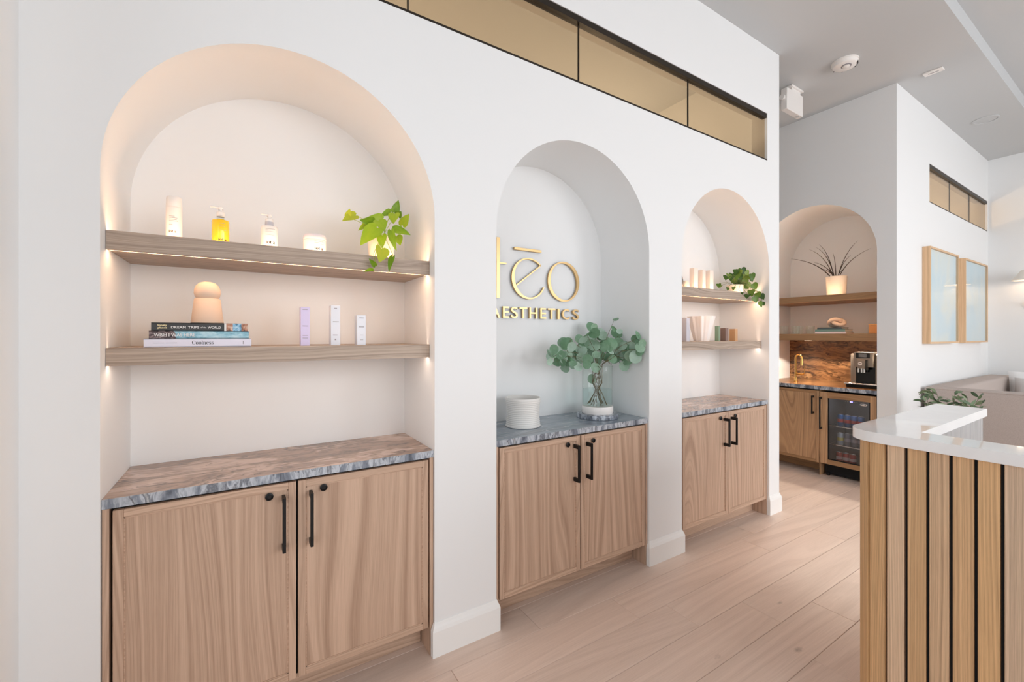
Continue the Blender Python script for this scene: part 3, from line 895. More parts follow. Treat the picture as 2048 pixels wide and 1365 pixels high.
P2 = [(3.07,0.096,1.84,0.027),(3.201,0.13,1.863,0.028),(3.223,0.111,1.896,0.025),(3.301,0.136,1.908,0.023),(3.373,0.139,1.915,0.029),(3.32,0.077,1.89,0.022),(3.384,0.071,1.869,0.025),(3.441,0.112,1.853,0.023),(3.213,0.099,1.86,0.031),(3.133,0.096,1.838,0.024),(3.319,0.18,1.832,0.026),(3.297,0.122,1.869,0.028),(3.379,0.162,1.835,0.029),(3.378,0.122,1.83,0.026),(3.364,0.14,1.799,0.029),(3.365,0.087,1.8,0.022),(3.447,0.09,1.796,0.029),(3.317,0.165,1.773,0.016),(3.219,0.128,1.77,0.016),(3.178,0.152,1.766,0.014),(3.274,0.021,1.73,0.028),(3.233,0.029,1.704,0.027),(3.324,0.02,1.68,0.028),(3.388,0.027,1.721,0.025),(3.433,0.023,1.707,0.024),(3.424,0.034,1.647,0.025),(3.448,0.022,1.651,0.016),(3.059,0.15,1.784,0.018),(3.085,0.15,1.78,0.014),(3.149,0.021,1.72,0.011),(3.083,0.085,1.849,0.024),(3.238,0.094,1.886,0.025),(3.433,0.166,1.871,0.027),(3.405,0.118,1.87,0.023),(3.305,0.139,1.802,0.023),(3.355,0.103,1.789,0.025)]
EU = [(1.497,0.196,1.296,0.027),(1.501,0.173,1.296,0.023),(1.474,0.167,1.26,0.023),(1.568,0.211,1.318,0.024),(1.634,0.211,1.362,0.034),(1.652,0.272,1.33,0.022),(1.614,0.23,1.286,0.021),(1.6,0.276,1.232,0.025),(1.605,0.263,1.251,0.025),(1.677,0.288,1.203,0.028),(1.643,0.228,1.248,0.031),(1.594,0.131,1.334,0.026),(1.701,0.264,1.27,0.028),(1.755,0.283,1.296,0.022),(1.754,0.272,1.322,0.022),(1.719,0.208,1.327,0.022),(1.739,0.236,1.273,0.025),(1.652,0.14,1.228,0.024),(1.725,0.258,1.241,0.025),(1.757,0.209,1.286,0.025),(1.708,0.154,1.38,0.024),(1.698,0.112,1.408,0.033),(1.86,0.262,1.379,0.029),(1.901,0.288,1.379,0.026),(1.763,0.117,1.45,0.023),(1.929,0.252,1.422,0.036),(1.893,0.178,1.402,0.025),(1.803,0.129,1.368,0.022),(1.787,0.156,1.343,0.031),(1.823,0.246,1.344,0.022),(1.88,0.266,1.298,0.026),(1.691,0.108,1.268,0.027),(1.757,0.164,1.214,0.025),(1.828,0.186,1.213,0.028),(1.851,0.238,1.138,0.026),(1.839,0.24,1.232,0.026),(1.844,0.159,1.333,0.025),(1.831,0.115,1.337,0.028),(1.91,0.214,1.273,0.026),(1.852,0.106,1.325,0.025),(1.922,0.138,1.361,0.032),(1.976,0.178,1.347,0.029),(2.047,0.216,1.412,0.033),(1.927,0.13,1.449,0.018),(1.923,0.108,1.504,0.018),(2.061,0.225,1.345,0.03),(2.044,0.16,1.34,0.033),(2.068,0.152,1.327,0.033),(2.069,0.11,1.341,0.029),(2.067,0.092,1.335,0.032),(2.067,0.047,1.402,0.025),(2.062,0.019,1.352,0.022),(2.061,0.022,1.33,0.028),(2.066,0.083,1.296,0.029),(2.062,0.096,1.274,0.038),(2.065,0.128,1.253,0.029),(2.069,0.179,1.274,0.026),(2.004,0.196,1.255,0.033),(2.017,0.182,1.294,0.026),(2.009,0.237,1.293,0.027),(2.042,0.145,1.217,0.029),(1.955,0.157,1.226,0.026),(2.062,0.186,1.227,0.026),(1.944,0.199,1.263,0.026),(1.87,0.204,1.258,0.026),(1.757,0.102,1.296,0.021),(2.018,0.179,1.373,0.026),(2.061,0.03,1.311,0.025),(1.49,0.104,1.296,0.023),(1.643,0.217,1.295,0.024),(1.598,0.22,1.241,0.022),(1.585,0.111,1.247,0.021),(1.749,0.219,1.236,0.023),(1.73,0.189,1.318,0.025),(1.965,0.229,1.359,0.026),(2.061,0.137,1.295,0.026),(1.979,0.234,1.214,0.024)]
# ------------------------------------------------------------------ things on the left arch's shelves
def front_cyl(cx, cy, r, rot=0.0):
    def f(x, z, o):
        th = (x - cx) / r + rot
        return (cx + (r + .0004) * math.sin(th), cy - (r + .0004) * math.cos(th), z)
    return f

def subdivided(bm, cuts=3):
    return bm

def print_lines(parent, cx, cy, r, rows, rot=0.0):
    bm = nb()
    for z, a, b, h in rows:
        n = 6
        f = front_cyl(cx, cy, r, rot)
        for k in range(n):
            x0, x1 = cx + a + (b - a) * k / n, cx + a + (b - a) * (k + 1) / n
            bm.faces.new([bm.verts.new(f(x, zz, 0)) for x, zz in ((x0, z), (x1, z), (x1, z + h), (x0, z + h))])
    return obj('small_print', bm, M['ink_grey'], parent)

def wordmark(parent, s, cx, cy, r, x0, x1, z0, z1, rot=0.0):
    bm, w, h = serif_bm(s, .26, .07)
    return obj('wordmark', place_text(bm, w, h, cx + x0, cx + x1, z0, z1, front_cyl(cx, cy, r, rot)), M['ink'], parent)

ZB = T1
t = thing('lotion_bottle', (-.2068, .155, ZB), 'tall white capped cylinder bottle without a pump beside the yellow oil', 'bottle', 'toiletries on the upper shelf')
obj('body', lathe(nb(), [(0, ZB), (.021, ZB), (.0232, ZB + .003), (.0232, 1.8543)], -.2068, .155, 36), M['ceramic'], t)
obj('cap', lathe(nb(), [(.0228, 1.8548), (.0232, 1.8563), (.0222, 1.8869), (.0205, 1.8920), (0, 1.8930)], -.2068, .155, 36), M['white'], t)
wordmark(t, 'iot a', -.2068, .155, .0232, -.013, .008, 1.7631, 1.7723)
print_lines(t, -.2068, .155, .0232, [(z, -.012, b, .0014) for z, b in ((1.8197, .004), (1.8146, .012), (1.8085, .010), (1.8034, .013), (1.7911, -.002))])

def pump(t, cx, cy, zc0, zc1, zh, nz, rc):
    obj('collar', lathe(nb(), [(rc * .98, zc0), (rc, zc0 + .001), (rc, zc1 - .002), (rc * .86, zc1), (.006, zc1), (.006, zh - .007)], cx, cy, 24), M['white'], t)
    bm = lathe(nb(), [(0, zh - .008), (.0085, zh - .008), (.0085, zh - .001), (.0075, zh), (0, zh)], cx, cy, 20)
    tube(bm, [(cx, cy, zh - .003), (cx - .02, cy - .004, zh - .001), (cx + nz, cy - .006, zh - .002)], [.005, .0035, .003], 8)
    obj('pump', bm, M['white'], t)
oil = plain('yellow_oil', (240, 196, 30), .12, coat=.6)
t = thing('oil_bottle', (-.0703, .155, ZB), 'yellow oil pump bottle with a white pump on the upper shelf', 'bottle', 'toiletries on the upper shelf')
obj('body', lathe(nb(), [(0, ZB), (.026, ZB), (.0278, ZB + .003), (.0278, 1.8227), (.0262, 1.8283), (.014, 1.8314), (.012, 1.8339)], -.0703, .155, 36), oil, t)
obj('neck', lathe(nb(), [(.0125, 1.8314), (.0125, 1.8461)], -.0703, .155, 24), M['glass'], t)
pump(t, -.0703, .155, 1.8421, 1.8614, 1.8782, -.031, .0125)
bm, w, h = serif_bm('iot a', .26, .07)
obj('wordmark', place_text(bm, w, h, -.0763, -.0508, 1.7504, 1.7606, front_cyl(-.0703, .155, .0278)), M['ink'], t)
print_lines(t, -.0703, .155, .0278, [(1.8136, -.003, .014, .0012), (1.8034, -.003, .014, .0012), (1.7891, -.003, .019, .0008)])
t = thing('pump_bottle', (.0871, .155, ZB), 'white pump bottle with a printed label between the yellow oil and the jar', 'bottle', 'toiletries on the upper shelf')
obj('body', lathe(nb(), [(0, ZB), (.0275, ZB), (.0295, ZB + .003), (.0295, 1.8207), (.027, 1.8278), (.016, 1.8309)], .0871, .155, 36), M['ceramic'], t)
obj('neck', lathe(nb(), [(.0155, 1.8293), (.0145, 1.8461)], .0871, .155, 24), plain('frosted_neck', (206, 200, 204), .3), t)
pump(t, .0871, .155, 1.8421, 1.8584, 1.8752, -.028, .0138)
wordmark(t, 'iot a', .0871, .155, .0295, -.013, .018, 1.7565, 1.7698)
print_lines(t, .0871, .155, .0295, [(1.8136, -.014, .019, .0014), (1.8085, -.014, .004, .0012), (1.8034, -.014, .018, .0008), (1.7911, -.014, .017, .0008)])
t = thing('cream_jar', (.2496, .155, ZB), 'low white cream jar on the upper shelf beside the potted plant', 'jar', 'toiletries on the upper shelf')
obj('body', lathe(nb(), [(0, ZB), (.040, ZB), (.043, ZB + .004), (.0432, 1.7917)], .2496, .155, 40), M['ceramic'], t)
obj('lid', lathe(nb(), [(.0428, 1.7924), (.0436, 1.7942), (.0428, 1.8074), (.039, 1.8141), (0, 1.8151)], .2496, .155, 40), plain('pink_white', (244, 232, 232), .35), t)
wordmark(t, 'iot a', .2496, .155, .0432, -.006, .026, 1.7484, 1.7621)
print_lines(t, .2496, .155, .0432, [(1.7830, -.006, .03, .0012), (1.7769, -.006, .012, .0012), (1.7728, .016, .03, .0012)])

# leaves and stems
def heart_leaf(fold=.16, curl=.25):
    """base at the origin, tip at y = 1, width 1"""
    out = [(0, .06), (.16, -.06), (.36, -.02), (.48, .14), (.48, .34), (.38, .56), (.22, .78), (.08, .93), (0, 1)]
    bm = nb()
    def P(x, y): return (x, y, fold * abs(x) * 1.6 - curl * max(0, y - .25) ** 2)
    mid = [bm.verts.new(P(0, y)) for y in (.06, .2, .4, .6, .8, 1)]
    for s in (1, -1):
        e = [bm.verts.new(P(s * x, y)) for x, y in out[1:-1]]
        idx = [0, 0, 1, 2, 3, 4, 4]
        prev = None
        for k in range(len(e) - 1):
            a, b = idx[k], idx[k + 1]
            vs_ = [mid[a], e[k], e[k + 1]] + ([mid[b]] if b != a else [])
            bm.faces.new(vs_ if s > 0 else vs_[::-1])
        bm.faces.new([mid[4], e[-1], mid[5]] if s > 0 else [mid[5], e[-1], mid[4]])
    me = bpy.data.meshes.new('leaf'); bm.to_mesh(me); bm.free()
    for p in me.polygons: p.use_smooth = True
    return me

def round_leaf(cup=.12):
    bm = nb()
    n = 14
    c = bm.verts.new((0, .5, -cup))
    ring = [bm.verts.new((.47 * math.sin(2 * PI * k / n) * (1 - .05 * math.cos(2 * PI * k / n)), .5 - .5 * math.cos(2 * PI * k / n), .04 * math.sin(4 * PI * k / n))) for k in range(n)]
    for k in range(n): bm.faces.new((c, ring[k], ring[(k + 1) % n]))
    me = bpy.data.meshes.new('leaf'); bm.to_mesh(me); bm.free()
    for p in me.polygons: p.use_smooth = True
    return me

def slim_leaf():
    bm = nb()
    prof = [(0, 0), (.3, .2), (.5, .45), (.4, .72), (0, 1)]
    mid = [bm.verts.new((0, y, -.06 * y)) for y in (0, .2, .45, .72, 1)]
    for s in (1, -1):
        e = [bm.verts.new((s * x, y, .1 * x - .06 * y)) for x, y in prof[1:-1]]
        fs = [(mid[0], e[0], mid[1]), (mid[1], e[0], e[1], mid[2]), (mid[2], e[1], e[2], mid[3]), (mid[3], e[2], mid[4])]
        for q in fs: bm.faces.new(q if s > 0 else q[::-1])
    me = bpy.data.meshes.new('leaf'); bm.to_mesh(me); bm.free()
    for p in me.polygons: p.use_smooth = True
    return me

EYE = Vector(cam.location)
def put_leaf(me, m, parent, base, tip, width, face, roll=0.0, ylen=None):
    base, tip = Vector(base), Vector(tip)
    y = tip - base
    ln = ylen or y.length
    y.normalize()
    z = Vector(face) - y * Vector(face).dot(y)
    z.normalize()
    z = Matrix.Rotation(roll, 3, y) @ z
    x = y.cross(z)
    o = bpy.data.objects.new('leaf', me)
    if not me.materials: me.materials.append(m)
    COL.objects.link(o)
    o.parent = parent
    Mx = Matrix((x * width, y * ln, z * ((width + ln) / 2))).transposed().to_4x4()
    Mx.translation = base - wloc(parent)
    o.matrix_local = Mx
    return o

# lime green pothos on the upper shelf
px, py = .5235, .165
t = thing('potted_pothos', (px, py, ZB), 'lime green trailing pothos in a glowing ivory pot beside the cream jar', 'plant')
obj('pot', lathe(nb(), [(0, ZB), (.048, ZB), (.052, ZB + .006), (.0585, 1.845), (.056, 1.847), (.053, 1.843), (.051, 1.832)], px, py, 40), M['pot_glaze'], t)
obj('soil', lathe(nb(), [(.0525, 1.836), (.02, 1.840), (0, 1.841)], px, py, 24), M['soil'], t)
lime = leaf_mat('pothos_leaf', [(110, 150, 30), (150, 186, 40), (176, 200, 54), (206, 208, 60)], .35, .3)
stemm = plain('pothos_stem', (178, 190, 90), .5)
HL = [heart_leaf(.16, .25), heart_leaf(.25, .1), heart_leaf(.1, .45)]
rg = random.Random(5)
for k, (ax, ay, az, bx_, by_, bz, w) in enumerate(P1):
    b, tp = Vector((ax, ay, az)), Vector((bx_, by_, bz))
    fc = (EYE - b).normalized() + Vector((rg.uniform(-.35, .35), 0, rg.uniform(.0, .5)))
    put_leaf(HL[k % 3], lime, t, b, tp, w * 1.5, fc, rg.uniform(-.35, .35))
    root = Vector((px + rg.uniform(-.025, .025), py - .01 + rg.uniform(-.02, .02), 1.838))
    if az < 1.79:   # trailing over the lip and down the board
        lip = Vector((ax * .5 + px * .5, .085, 1.80)); edge = Vector((ax, min(ay, .052), max(az, 1.745)))
        pts = [root, root + Vector((0, -.05, .025)), lip, edge, b]
        if (edge - b).length < .004: pts.pop()
    else:
        midp = (root + b) / 2 + Vector((0, 0, .012))
        pts = [root, midp, b]
    obj('stem', tube(nb(), pts, .0013, 5), stemm, t)

# stack of books and the ornament
def book(x0, x1, y0, y1, z0, z1, label, cover, group=None, spine='-Y'):
    t = thing('book', ((x0 + x1) / 2, (y0 + y1) / 2, z0), label, 'book', group)
    bm = nb()
    c = .0022
    box(bm, x0, x1, y0, y1, z0, z0 + c); box(bm, x0, x1, y0, y1, z1 - c, z1)
    if spine == '-Y': box(bm, x0, x1, y0, y0 + c, z0, z1, .0006)
    else: box(bm, x0, x0 + c, y0, y1, z0, z1, .0006)
    obj('cover', bm, cover, t)
    i = .004
    if spine == '-Y': obj('pages', bx(x0 + i, x1 - i, y0 + c, y1 - i, z0 + c, z1 - c), M['paper'], t)
    else: obj('pages', bx(x0 + c, x1 - i, y0 + i, y1 - i, z0 + c, z1 - c), M['paper'], t)
    return t
BY = .07
flat = lambda x, z, o: (x, BY - .0005, z)
Z0 = ZS2[1]
G = 'coffee table books under the ornament'
cov_white = plain('cover_white', (236, 232, 244), .4)
t = book(-.277, .026, BY, .30, Z0, 1.3915, 'white hardback at the bottom of the stack under the ornament', cov_white, G)
bm, w, h = serif_bm('Coolness', .21, .05)
obj('title', place_text(bm, w, h, -.149, -.088, 1.3715, 1.3850, flat), M['ink'], t)
obj('small_print', box(box(nb(), -.253, -.224, BY - .0004, BY, 1.3765, 1.3780), -.220, -.190, BY - .0004, BY, 1.3765, 1.3780), M['ink_grey'], t)
obj('imprint', bx(-.0005, .0015, BY - .0004, BY, 1.3715, 1.3835), M['ink_grey'], t)
m, nt, N, L, p = new_mat('cover_sea')
v = coords(N, L, (14, 14, 30), rand=False)
n = noise_node(N, L, v, 1.6, 5.0, .65)
sea = ramp(N, L, n.outputs['Fac'], [(.35, (96, 150, 172)), (.5, (150, 198, 214)), (.62, (190, 222, 232)), (.75, (210, 226, 236))])
n2 = noise_node(N, L, v, 6.0, 4.0, .7)
rock = ramp(N, L, n2.outputs['Fac'], [(.35, (44, 36, 44)), (.5, (104, 84, 84)), (.65, (170, 150, 150))])
tc = N.new('ShaderNodeTexCoord'); sx = N.new('ShaderNodeSeparateXYZ'); L.new(tc.outputs['Object'], sx.inputs[0])
k = math_node(N, L, 'LESS_THAN', math_node(N, L, 'MULTIPLY_ADD', n.outputs['Fac'], .03, sx.outputs[0]), -.058)
L.new(mix(N, L, k, sea, rock), p.inputs['Base Color']); p.inputs['Roughness'].default_value = .3
t = book(-.264, .018, BY + .001, .29, 1.3915, 1.4185, 'pale blue seascape book in the middle of the stack under the ornament', m, G)
bm, w, h = text_bm('WISH I WAS HERE', .012)
obj('title', place_text(bm, w, h, -.251, -.140, 1.399, 1.4105, lambda x, z, o: (x, BY + .0005, z)), M['white'], t)
t = book(-.258, .014, BY + .001, .28, 1.4185, 1.4455, 'dark grey travel book on top of the stack under the ornament', plain('cover_dark', (62, 62, 62), .45), G)
fl3 = lambda x, z, o: (x, BY + .0003, z)
for s, a, b, z0, z1 in (('DREAM', -.206, -.166, 1.4265, 1.4345), ('TRIPS', -.160, -.129, 1.4265, 1.4345), ('WORLD', -.105, -.0665, 1.4265, 1.4345), ('of the', -.1245, -.1085, 1.4275, 1.4335)):
    bm, w, h = text_bm(s, .018)
    obj('title', place_text(bm, w, h, a, b, z0, z1, fl3), M['white'], t)
for s, z0, z1 in (('lonely', 1.4325, 1.4405), ('planet', 1.424, 1.432)):
    bm, w, h = text_bm(s, .035)
    obj('imprint', place_text(bm, w, h, -.241, -.2165, z0, z1, fl3), plain('pale_yellow', (244, 226, 176), .5), t)
m, nt, N, L, p = new_mat('photo_strip')
v = coords(N, L, (60, 60, 60), rand=False)
n = noise_node(N, L, v, 1.5, 5.0, .7)
tc = N.new('ShaderNodeTexCoord'); sx = N.new('ShaderNodeSeparateXYZ'); L.new(tc.outputs['Object'], sx.inputs[0])
ca = ramp(N, L, n.outputs['Fac'], [(.35, (90, 60, 48)), (.5, (190, 130, 100)), (.65, (226, 200, 180))])
cb = ramp(N, L, n.outputs['Fac'], [(.38, (30, 50, 70)), (.5, (120, 180, 214)), (.65, (200, 226, 240))])
k1 = math_node(N, L, 'GREATER_THAN', sx.outputs[0], .091); k2 = math_node(N, L, 'LESS_THAN', sx.outputs[0], .117)
L.new(mix(N, L, math_node(N, L, 'MULTIPLY', k1, k2), ca, cb), p.inputs['Base Color']); p.inputs['Roughness'].default_value = .3
obj('spine_band', bx(-.0565, -.0505, BY + .0004, BY + .0011, 1.4187, 1.4453), M['ceramic'], t)
obj('spine_photo', bx(-.0505, .0138, BY + .0005, BY + .0011, 1.4187, 1.4453), m, t)
t = thing('ornament', (-.11, .15, 1.4455), 'cream domed ceramic ornament standing on the dark travel book', 'ornament')
obj('base', lathe(nb(), [(0, 1.4455), (.047, 1.4455), (.0498, 1.449), (.0485, 1.458), (.040, 1.534), (.037, 1.537), (0, 1.537)], -.11, .15, 48), M['matte_cream'], t)
obj('dome', lathe(nb(), [(0, 1.5375), (.033, 1.5375), (.0375, 1.543), (.0405, 1.556), (.0395, 1.570), (.034, 1.584), (.024, 1.594), (.011, 1.5985), (0, 1.599)], -.11, .15, 48), M['matte_cream'], t)

def carton(x0, x1, y0, y1, z0, z1, label, face, group, lines=(), rgb_side=None):
    t = thing('carton', ((x0 + x1) / 2, (y0 + y1) / 2, z0), label, 'box', group)
    obj('body', bx(x0, x1, y0, y1, z0, z1, .0006), face, t)
    obj('lid_flap', bx(x0 + .0006, x1 - .0006, y0 + .0006, y1 - .0006, z1, z1 + .0006), face, t)
    if lines:
        bm = nb(); w = x1 - x0
        for zf, a, b, hh in lines:
            z = z0 + zf * (z1 - z0)
            box(bm, x0 + a * w, x0 + b * w, y0 - .0004, y0, z, z + hh)
        obj('small_print', bm, M['ink_grey'], t)
    return t
G = 'slim cartons beside the stacked books'
lil = plain('lilac_card', (214, 204, 236), .35); pale = plain('pale_blue_card', (222, 226, 234), .3)
carton(.192, .2245, .10, .145, Z0, 1.5150, 'lilac slim carton standing beside the stacked books', lil, G, [(.50, .2, .8, .003), (.93, .2, .75, .002), (.26, .2, .8, .002), (.19, .2, .8, .002)])
carton(.303, .3385, .10, .145, Z0, 1.5255, 'tallest pale blue slim carton, standing between the lilac and the shortest one', pale, G, [(.58, .2, .85, .003), (.92, .35, .65, .003), (.25, .2, .7, .003), (.13, .4, .55, .006)])
carton(.405, .441, .10, .145, Z0, 1.4880, 'shortest pale blue slim carton on the shelf with the stacked books', pale, G, [(.60, .2, .8, .003), (.9, .25, .75, .003), (.33, .35, .7, .002), (.17, .35, .7, .002)])

# ------------------------------------------------------------------ middle arch: sign, pot, vase
YS = .3955
sg = thing('wall_sign', (1.56, DEP, 1.75), 'brass letter sign on the back of the middle arch', 'sign')
f0 = lambda x, z: (x, YS, z)
f1 = lambda x, z: (x, YS + .013, z)
def letter(bm): return obj('letter', bm, M['gold'], sg, smooth=30)
bm = bx(1.2535, 1.2755, YS, YS + .013, 1.625, 1.98); box(bm, 1.20, 1.323, YS + .003, YS + .012, 1.8265, 1.8355)
letter(bm)
obj('macron', bx(1.376, 1.577, YS, YS + .014, 1.920, 1.936, .001), M['gold'], sg)
def ring(cx, cz, ro, a0, a1, thick, n=72):
    """band whose thickness is a function of the angle"""
    o_, i_ = [], []
    for k in range(n + 1):
        a = math.radians(a0 + (a1 - a0) * k / n)
        o_.append((cx + ro * math.cos(a), cz + ro * math.sin(a)))
        q = ro - thick(a)
        i_.append((cx + q * math.cos(a), cz + q * math.sin(a)))
    return o_, i_
o_, i_ = ring(1.483, 1.753, .126, 44, 337, lambda a: .0085 + .0135 * max(0, math.cos(a - math.radians(197))) ** 2)
bm = strip(nb(), o_, i_, f0, f1, closed=False)
dx, dz = 1.569 - 1.392, 1.836 - 1.708
l = math.hypot(dx, dz); nx, nz = -dz / l * .0035, dx / l * .0035
prism(bm, [(1.392 + nx, 1.708 + nz), (1.392 - nx, 1.708 - nz), (1.573 - nx, 1.841 - nz), (1.573 + nx, 1.841 + nz)], f0, f1)
letter(bm)
o_, i_ = ring(1.756, 1.752, .129, 0, 360, lambda a: .009 + .012 * abs(math.cos(a - math.radians(200))) ** 1.5)
letter(strip(nb(), o_[:-1], i_[:-1], f0, f1))
word = 'AESTHETICS'
cells = [(1.214, 1.284), (1.303, 1.343), (1.357, 1.402), (1.413, 1.463), (1.478, 1.534), (1.553, 1.594), (1.606, 1.657), (1.673, 1.687), (1.708, 1.763), (1.783, 1.829)]
cells = [(1.210, 1.276), (1.296, 1.338), (1.352, 1.400), (1.412, 1.468), (1.485, 1.545), (1.567, 1.612), (1.627, 1.686), (1.704, 1.720), (1.741, 1.802), (1.829, 1.882)]
for ch, (a, b) in zip(word, cells):
    bm, w, h = text_bm(ch, .008, .09)
    letter(place_text(bm, w, h, a, b, 1.509, 1.576, lambda x, z, o: (x, YS + .006 - o * .075, z)))

cx, cy = 1.329, .232
t = thing('ribbed_pot', (cx, cy, ZCT), 'white ribbed ceramic pot on the blue grey countertop below the sign', 'pot')
prof = [(0, ZCT), (.094, ZCT), (.0985, ZCT + .004)]
nr = 15
for k in range(nr):
    for j in range(4):
        s = (k + j / 4) / nr
        z = ZCT + .006 + s * .150
        r0 = .0985 - .0065 * math.sin(PI * min(1, s * 1.15)) ** .8
        prof.append((r0 - .0026 * (1 - math.sin(PI * (j / 4 + .125))) , z))
prof += [(.0965, ZCT + .158), (.0955, ZCT + .161), (.0915, ZCT + .160)]
obj('body', lathe(nb(), prof, cx, cy, 56), plain('white_ribbed', (232, 230, 226), .6), t, smooth=60)
obj('interior', lathe(nb(), [(.0915, ZCT + .160), (.089, ZCT + .145), (.088, ZCT + .01), (0, ZCT + .01)], cx, cy, 56), plain('white_inside', (226, 224, 220), .7), t)
cx, cy = 1.866, .205
tag(obj('marble_trivet', lathe(nb(), [(0, ZCT), (.124, ZCT), (.127, ZCT + .003), (.127, ZCT + .025), (.125, ZCT + .028), (0, ZCT + .028)], cx, cy, 64), M['stone_edge'], loc=(cx, cy, ZCT)), 'round grey marble trivet under the glass vase', 'trivet')
zv = ZCT + .028
t = thing('glass_vase', (cx, cy, zv), 'clear glass vase with a white base on the marble trivet', 'vase')
obj('base', lathe(nb(), [(0, zv), (.093, zv), (.0955, zv + .004), (.0955, zv + .042), (.094, zv + .045), (0, zv + .045)], cx, cy, 56), M['ceramic'], t)
obj('glass', lathe(nb(), [(.094, zv + .0455), (.094, 1.215), (.0915, 1.2165), (.0905, 1.215), (.0905, zv + .052), (0, zv + .05)], cx, cy, 56), M['glass'], t)
obj('water', lathe(nb(), [(.090, zv + .053), (.090, 1.072), (0, 1.072)], cx, cy, 48), M['water'], t)
t = thing('eucalyptus_bunch', (cx, cy, zv + .055), 'bunch of round-leaved eucalyptus stems standing in the glass vase', 'plant')
euc = leaf_mat('eucalyptus_leaf', [(102, 142, 108), (126, 162, 132), (150, 180, 156), (174, 198, 182)], .5, .15)
twig = plain('eucalyptus_stem', (104, 92, 62), .6)
RL = [round_leaf(.1), round_leaf(-.06), round_leaf(.16)]
rg = random.Random(9)
# stems: gathered in the neck, fanning out; each leaf hangs on the nearest stem
ends = [(1.50, .18, 1.28), (1.60, .22, 1.31), (1.64, .2, 1.37), (1.62, .26, 1.22), (1.72, .13, 1.40), (1.77, .12, 1.45), (1.90, .24, 1.41), (1.925, .12, 1.50), (2.04, .2, 1.40), (2.06, .05, 1.39), (2.06, .02, 1.33), (2.05, .12, 1.26), (1.98, .2, 1.22), (1.84, .22, 1.15)]
stems = []
for k, e in enumerate(ends):
    e = Vector(e)
    a = k * 2.4
    foot = Vector((cx + (.03 + .045 * ((k * 7) % 5) / 4) * math.cos(a), cy + (.03 + .045 * ((k * 7) % 5) / 4) * math.sin(a), zv + .056))
    neck = Vector((cx + .030 * math.cos(a + 2.4), cy + .030 * math.sin(a + 2.4), 1.11))
    lip = Vector((cx, cy, 1.225)) + Vector(((e.x - cx) * .12, (e.y - cy) * .12, 0))
    pts = [foot, (foot + neck) / 2 + Vector((0, 0, .006)), neck, lip, lip.lerp(e, .5) + Vector((0, 0, .03)), e]
    if k == 13: pts = [foot, neck, lip, Vector((cx - .03, cy - .06, 1.2)), e]
    sm = []
    for i in range(len(pts) - 1):
        for j in range(3): sm.append(pts[i].lerp(pts[i + 1], j / 3))
    sm.append(pts[-1])
    stems.append(sm)
    obj('stem', tube(nb(), sm, [.0028 - .0018 * i / (len(sm) - 1) for i in range(len(sm))], 6), twig, t)
allp = [p for s in stems for p in s if p.z > 1.2]
more = [(x + rg.uniform(-.035, .035), min(.32, max(.02, y + rg.uniform(-.05, .05))), z + rg.uniform(-.02, .03), r * .95) for x, y, z, r in EU if rg.random() < .5 and z > 1.22]
for k, (x, y, z, r) in enumerate(EU + more):
    if y > -.03: x = min(x, 2.088 - r * 1.25)
    if z < 1.262 and .05 < math.hypot(x - cx, y - cy) < .135: z = 1.262     # clear of the glass rim
    c = Vector((x, y, z))
    near = min(allp, key=lambda p: (p - c).length)
    d = (c - near)
    if d.length < .006: d = Vector((rg.uniform(-1, 1), rg.uniform(-.4, .4), rg.uniform(-.5, 1)))
    d.normalize()
    fc = (EYE - c).normalized() * rg.uniform(.6, 1.2) + Vector((rg.uniform(-.6, .6), rg.uniform(-.4, .2), rg.uniform(-.2, .7)))
    d = (d - fc.normalized() * d.dot(fc.normalized()) * .7).normalized()
    base = c - d * r * .98
    r *= 1.18
    put_leaf(RL[k % 3], euc, t, base, base + d * 2 * r, 2 * r * rg.uniform(.85, 1.1), fc, rg.uniform(-.3, .3))
    if (near - base).length > .008:
        obj('stalk', tube(nb(), [near, (near + base) / 2 + Vector((0, 0, .002)), base], .0009, 4), twig, t)
# ------------------------------------------------------------------ far shelved arch
G = 'white cartons on the far upper shelf'
wc = plain('cream_white_card', (238, 226, 216), .4)
for (a, b, zt), lab in zip(((2.713, 2.757, 1.886), (2.813, 2.850, 1.880), (2.902, 2.945, 1.884)),
                           ('tallest white carton on the far shelf, beside the small round jar', 'white carton standing between two other white cartons on the far shelf', 'white carton nearest the trailing dark green plant on the far shelf')):
    carton(a, b, .12, .156, ZB, zt, lab, wc, G)
t = thing('grey_vase', (2.56, .15, ZB), 'rounded dark grey vase half hidden by the pier beside the round cream jar', 'vase')
obj('body', lathe(nb(), [(0, ZB), (.022, ZB), (.040, ZB + .03), (.045, ZB + .066), (.038, ZB + .1), (.018, ZB + .122), (.016, ZB + .132)], 2.56, .15, 32), plain('grey_glaze', (96, 94, 94), .4), t)
obj('neck', lathe(nb(), [(.016, ZB + .132), (.02, ZB + .14), (.014, ZB + .138), (.012, ZB + .1)], 2.56, .15, 24), plain('grey_glaze_rim', (84, 82, 82), .4), t)
t = thing('round_jar', (2.65, .145, ZB), 'small round cream jar beside the dark grey vase', 'jar')
obj('body', lathe(nb(), [(0, ZB), (.018, ZB), (.027, ZB + .02), (.028, ZB + .04), (.020, ZB + .064)], 2.65, .145, 28), M['pot_glaze'], t)
obj('lid', lathe(nb(), [(.0205, ZB + .0645), (.018, ZB + .074), (.006, ZB + .079), (0, ZB + .08)], 2.65, .145, 28), M['pot_glaze'], t)
px, py = 3.30, .165
t = thing('potted_pothos', (px, py, ZB), 'dark green trailing plant spilling over the far upper shelf', 'plant')
obj('pot', lathe(nb(), [(0, ZB), (.05, ZB), (.054, ZB + .006), (.062, 1.803), (.060, 1.805), (.056, 1.798), (.054, 1.788)], px, py, 36), M['pot_glaze'], t)
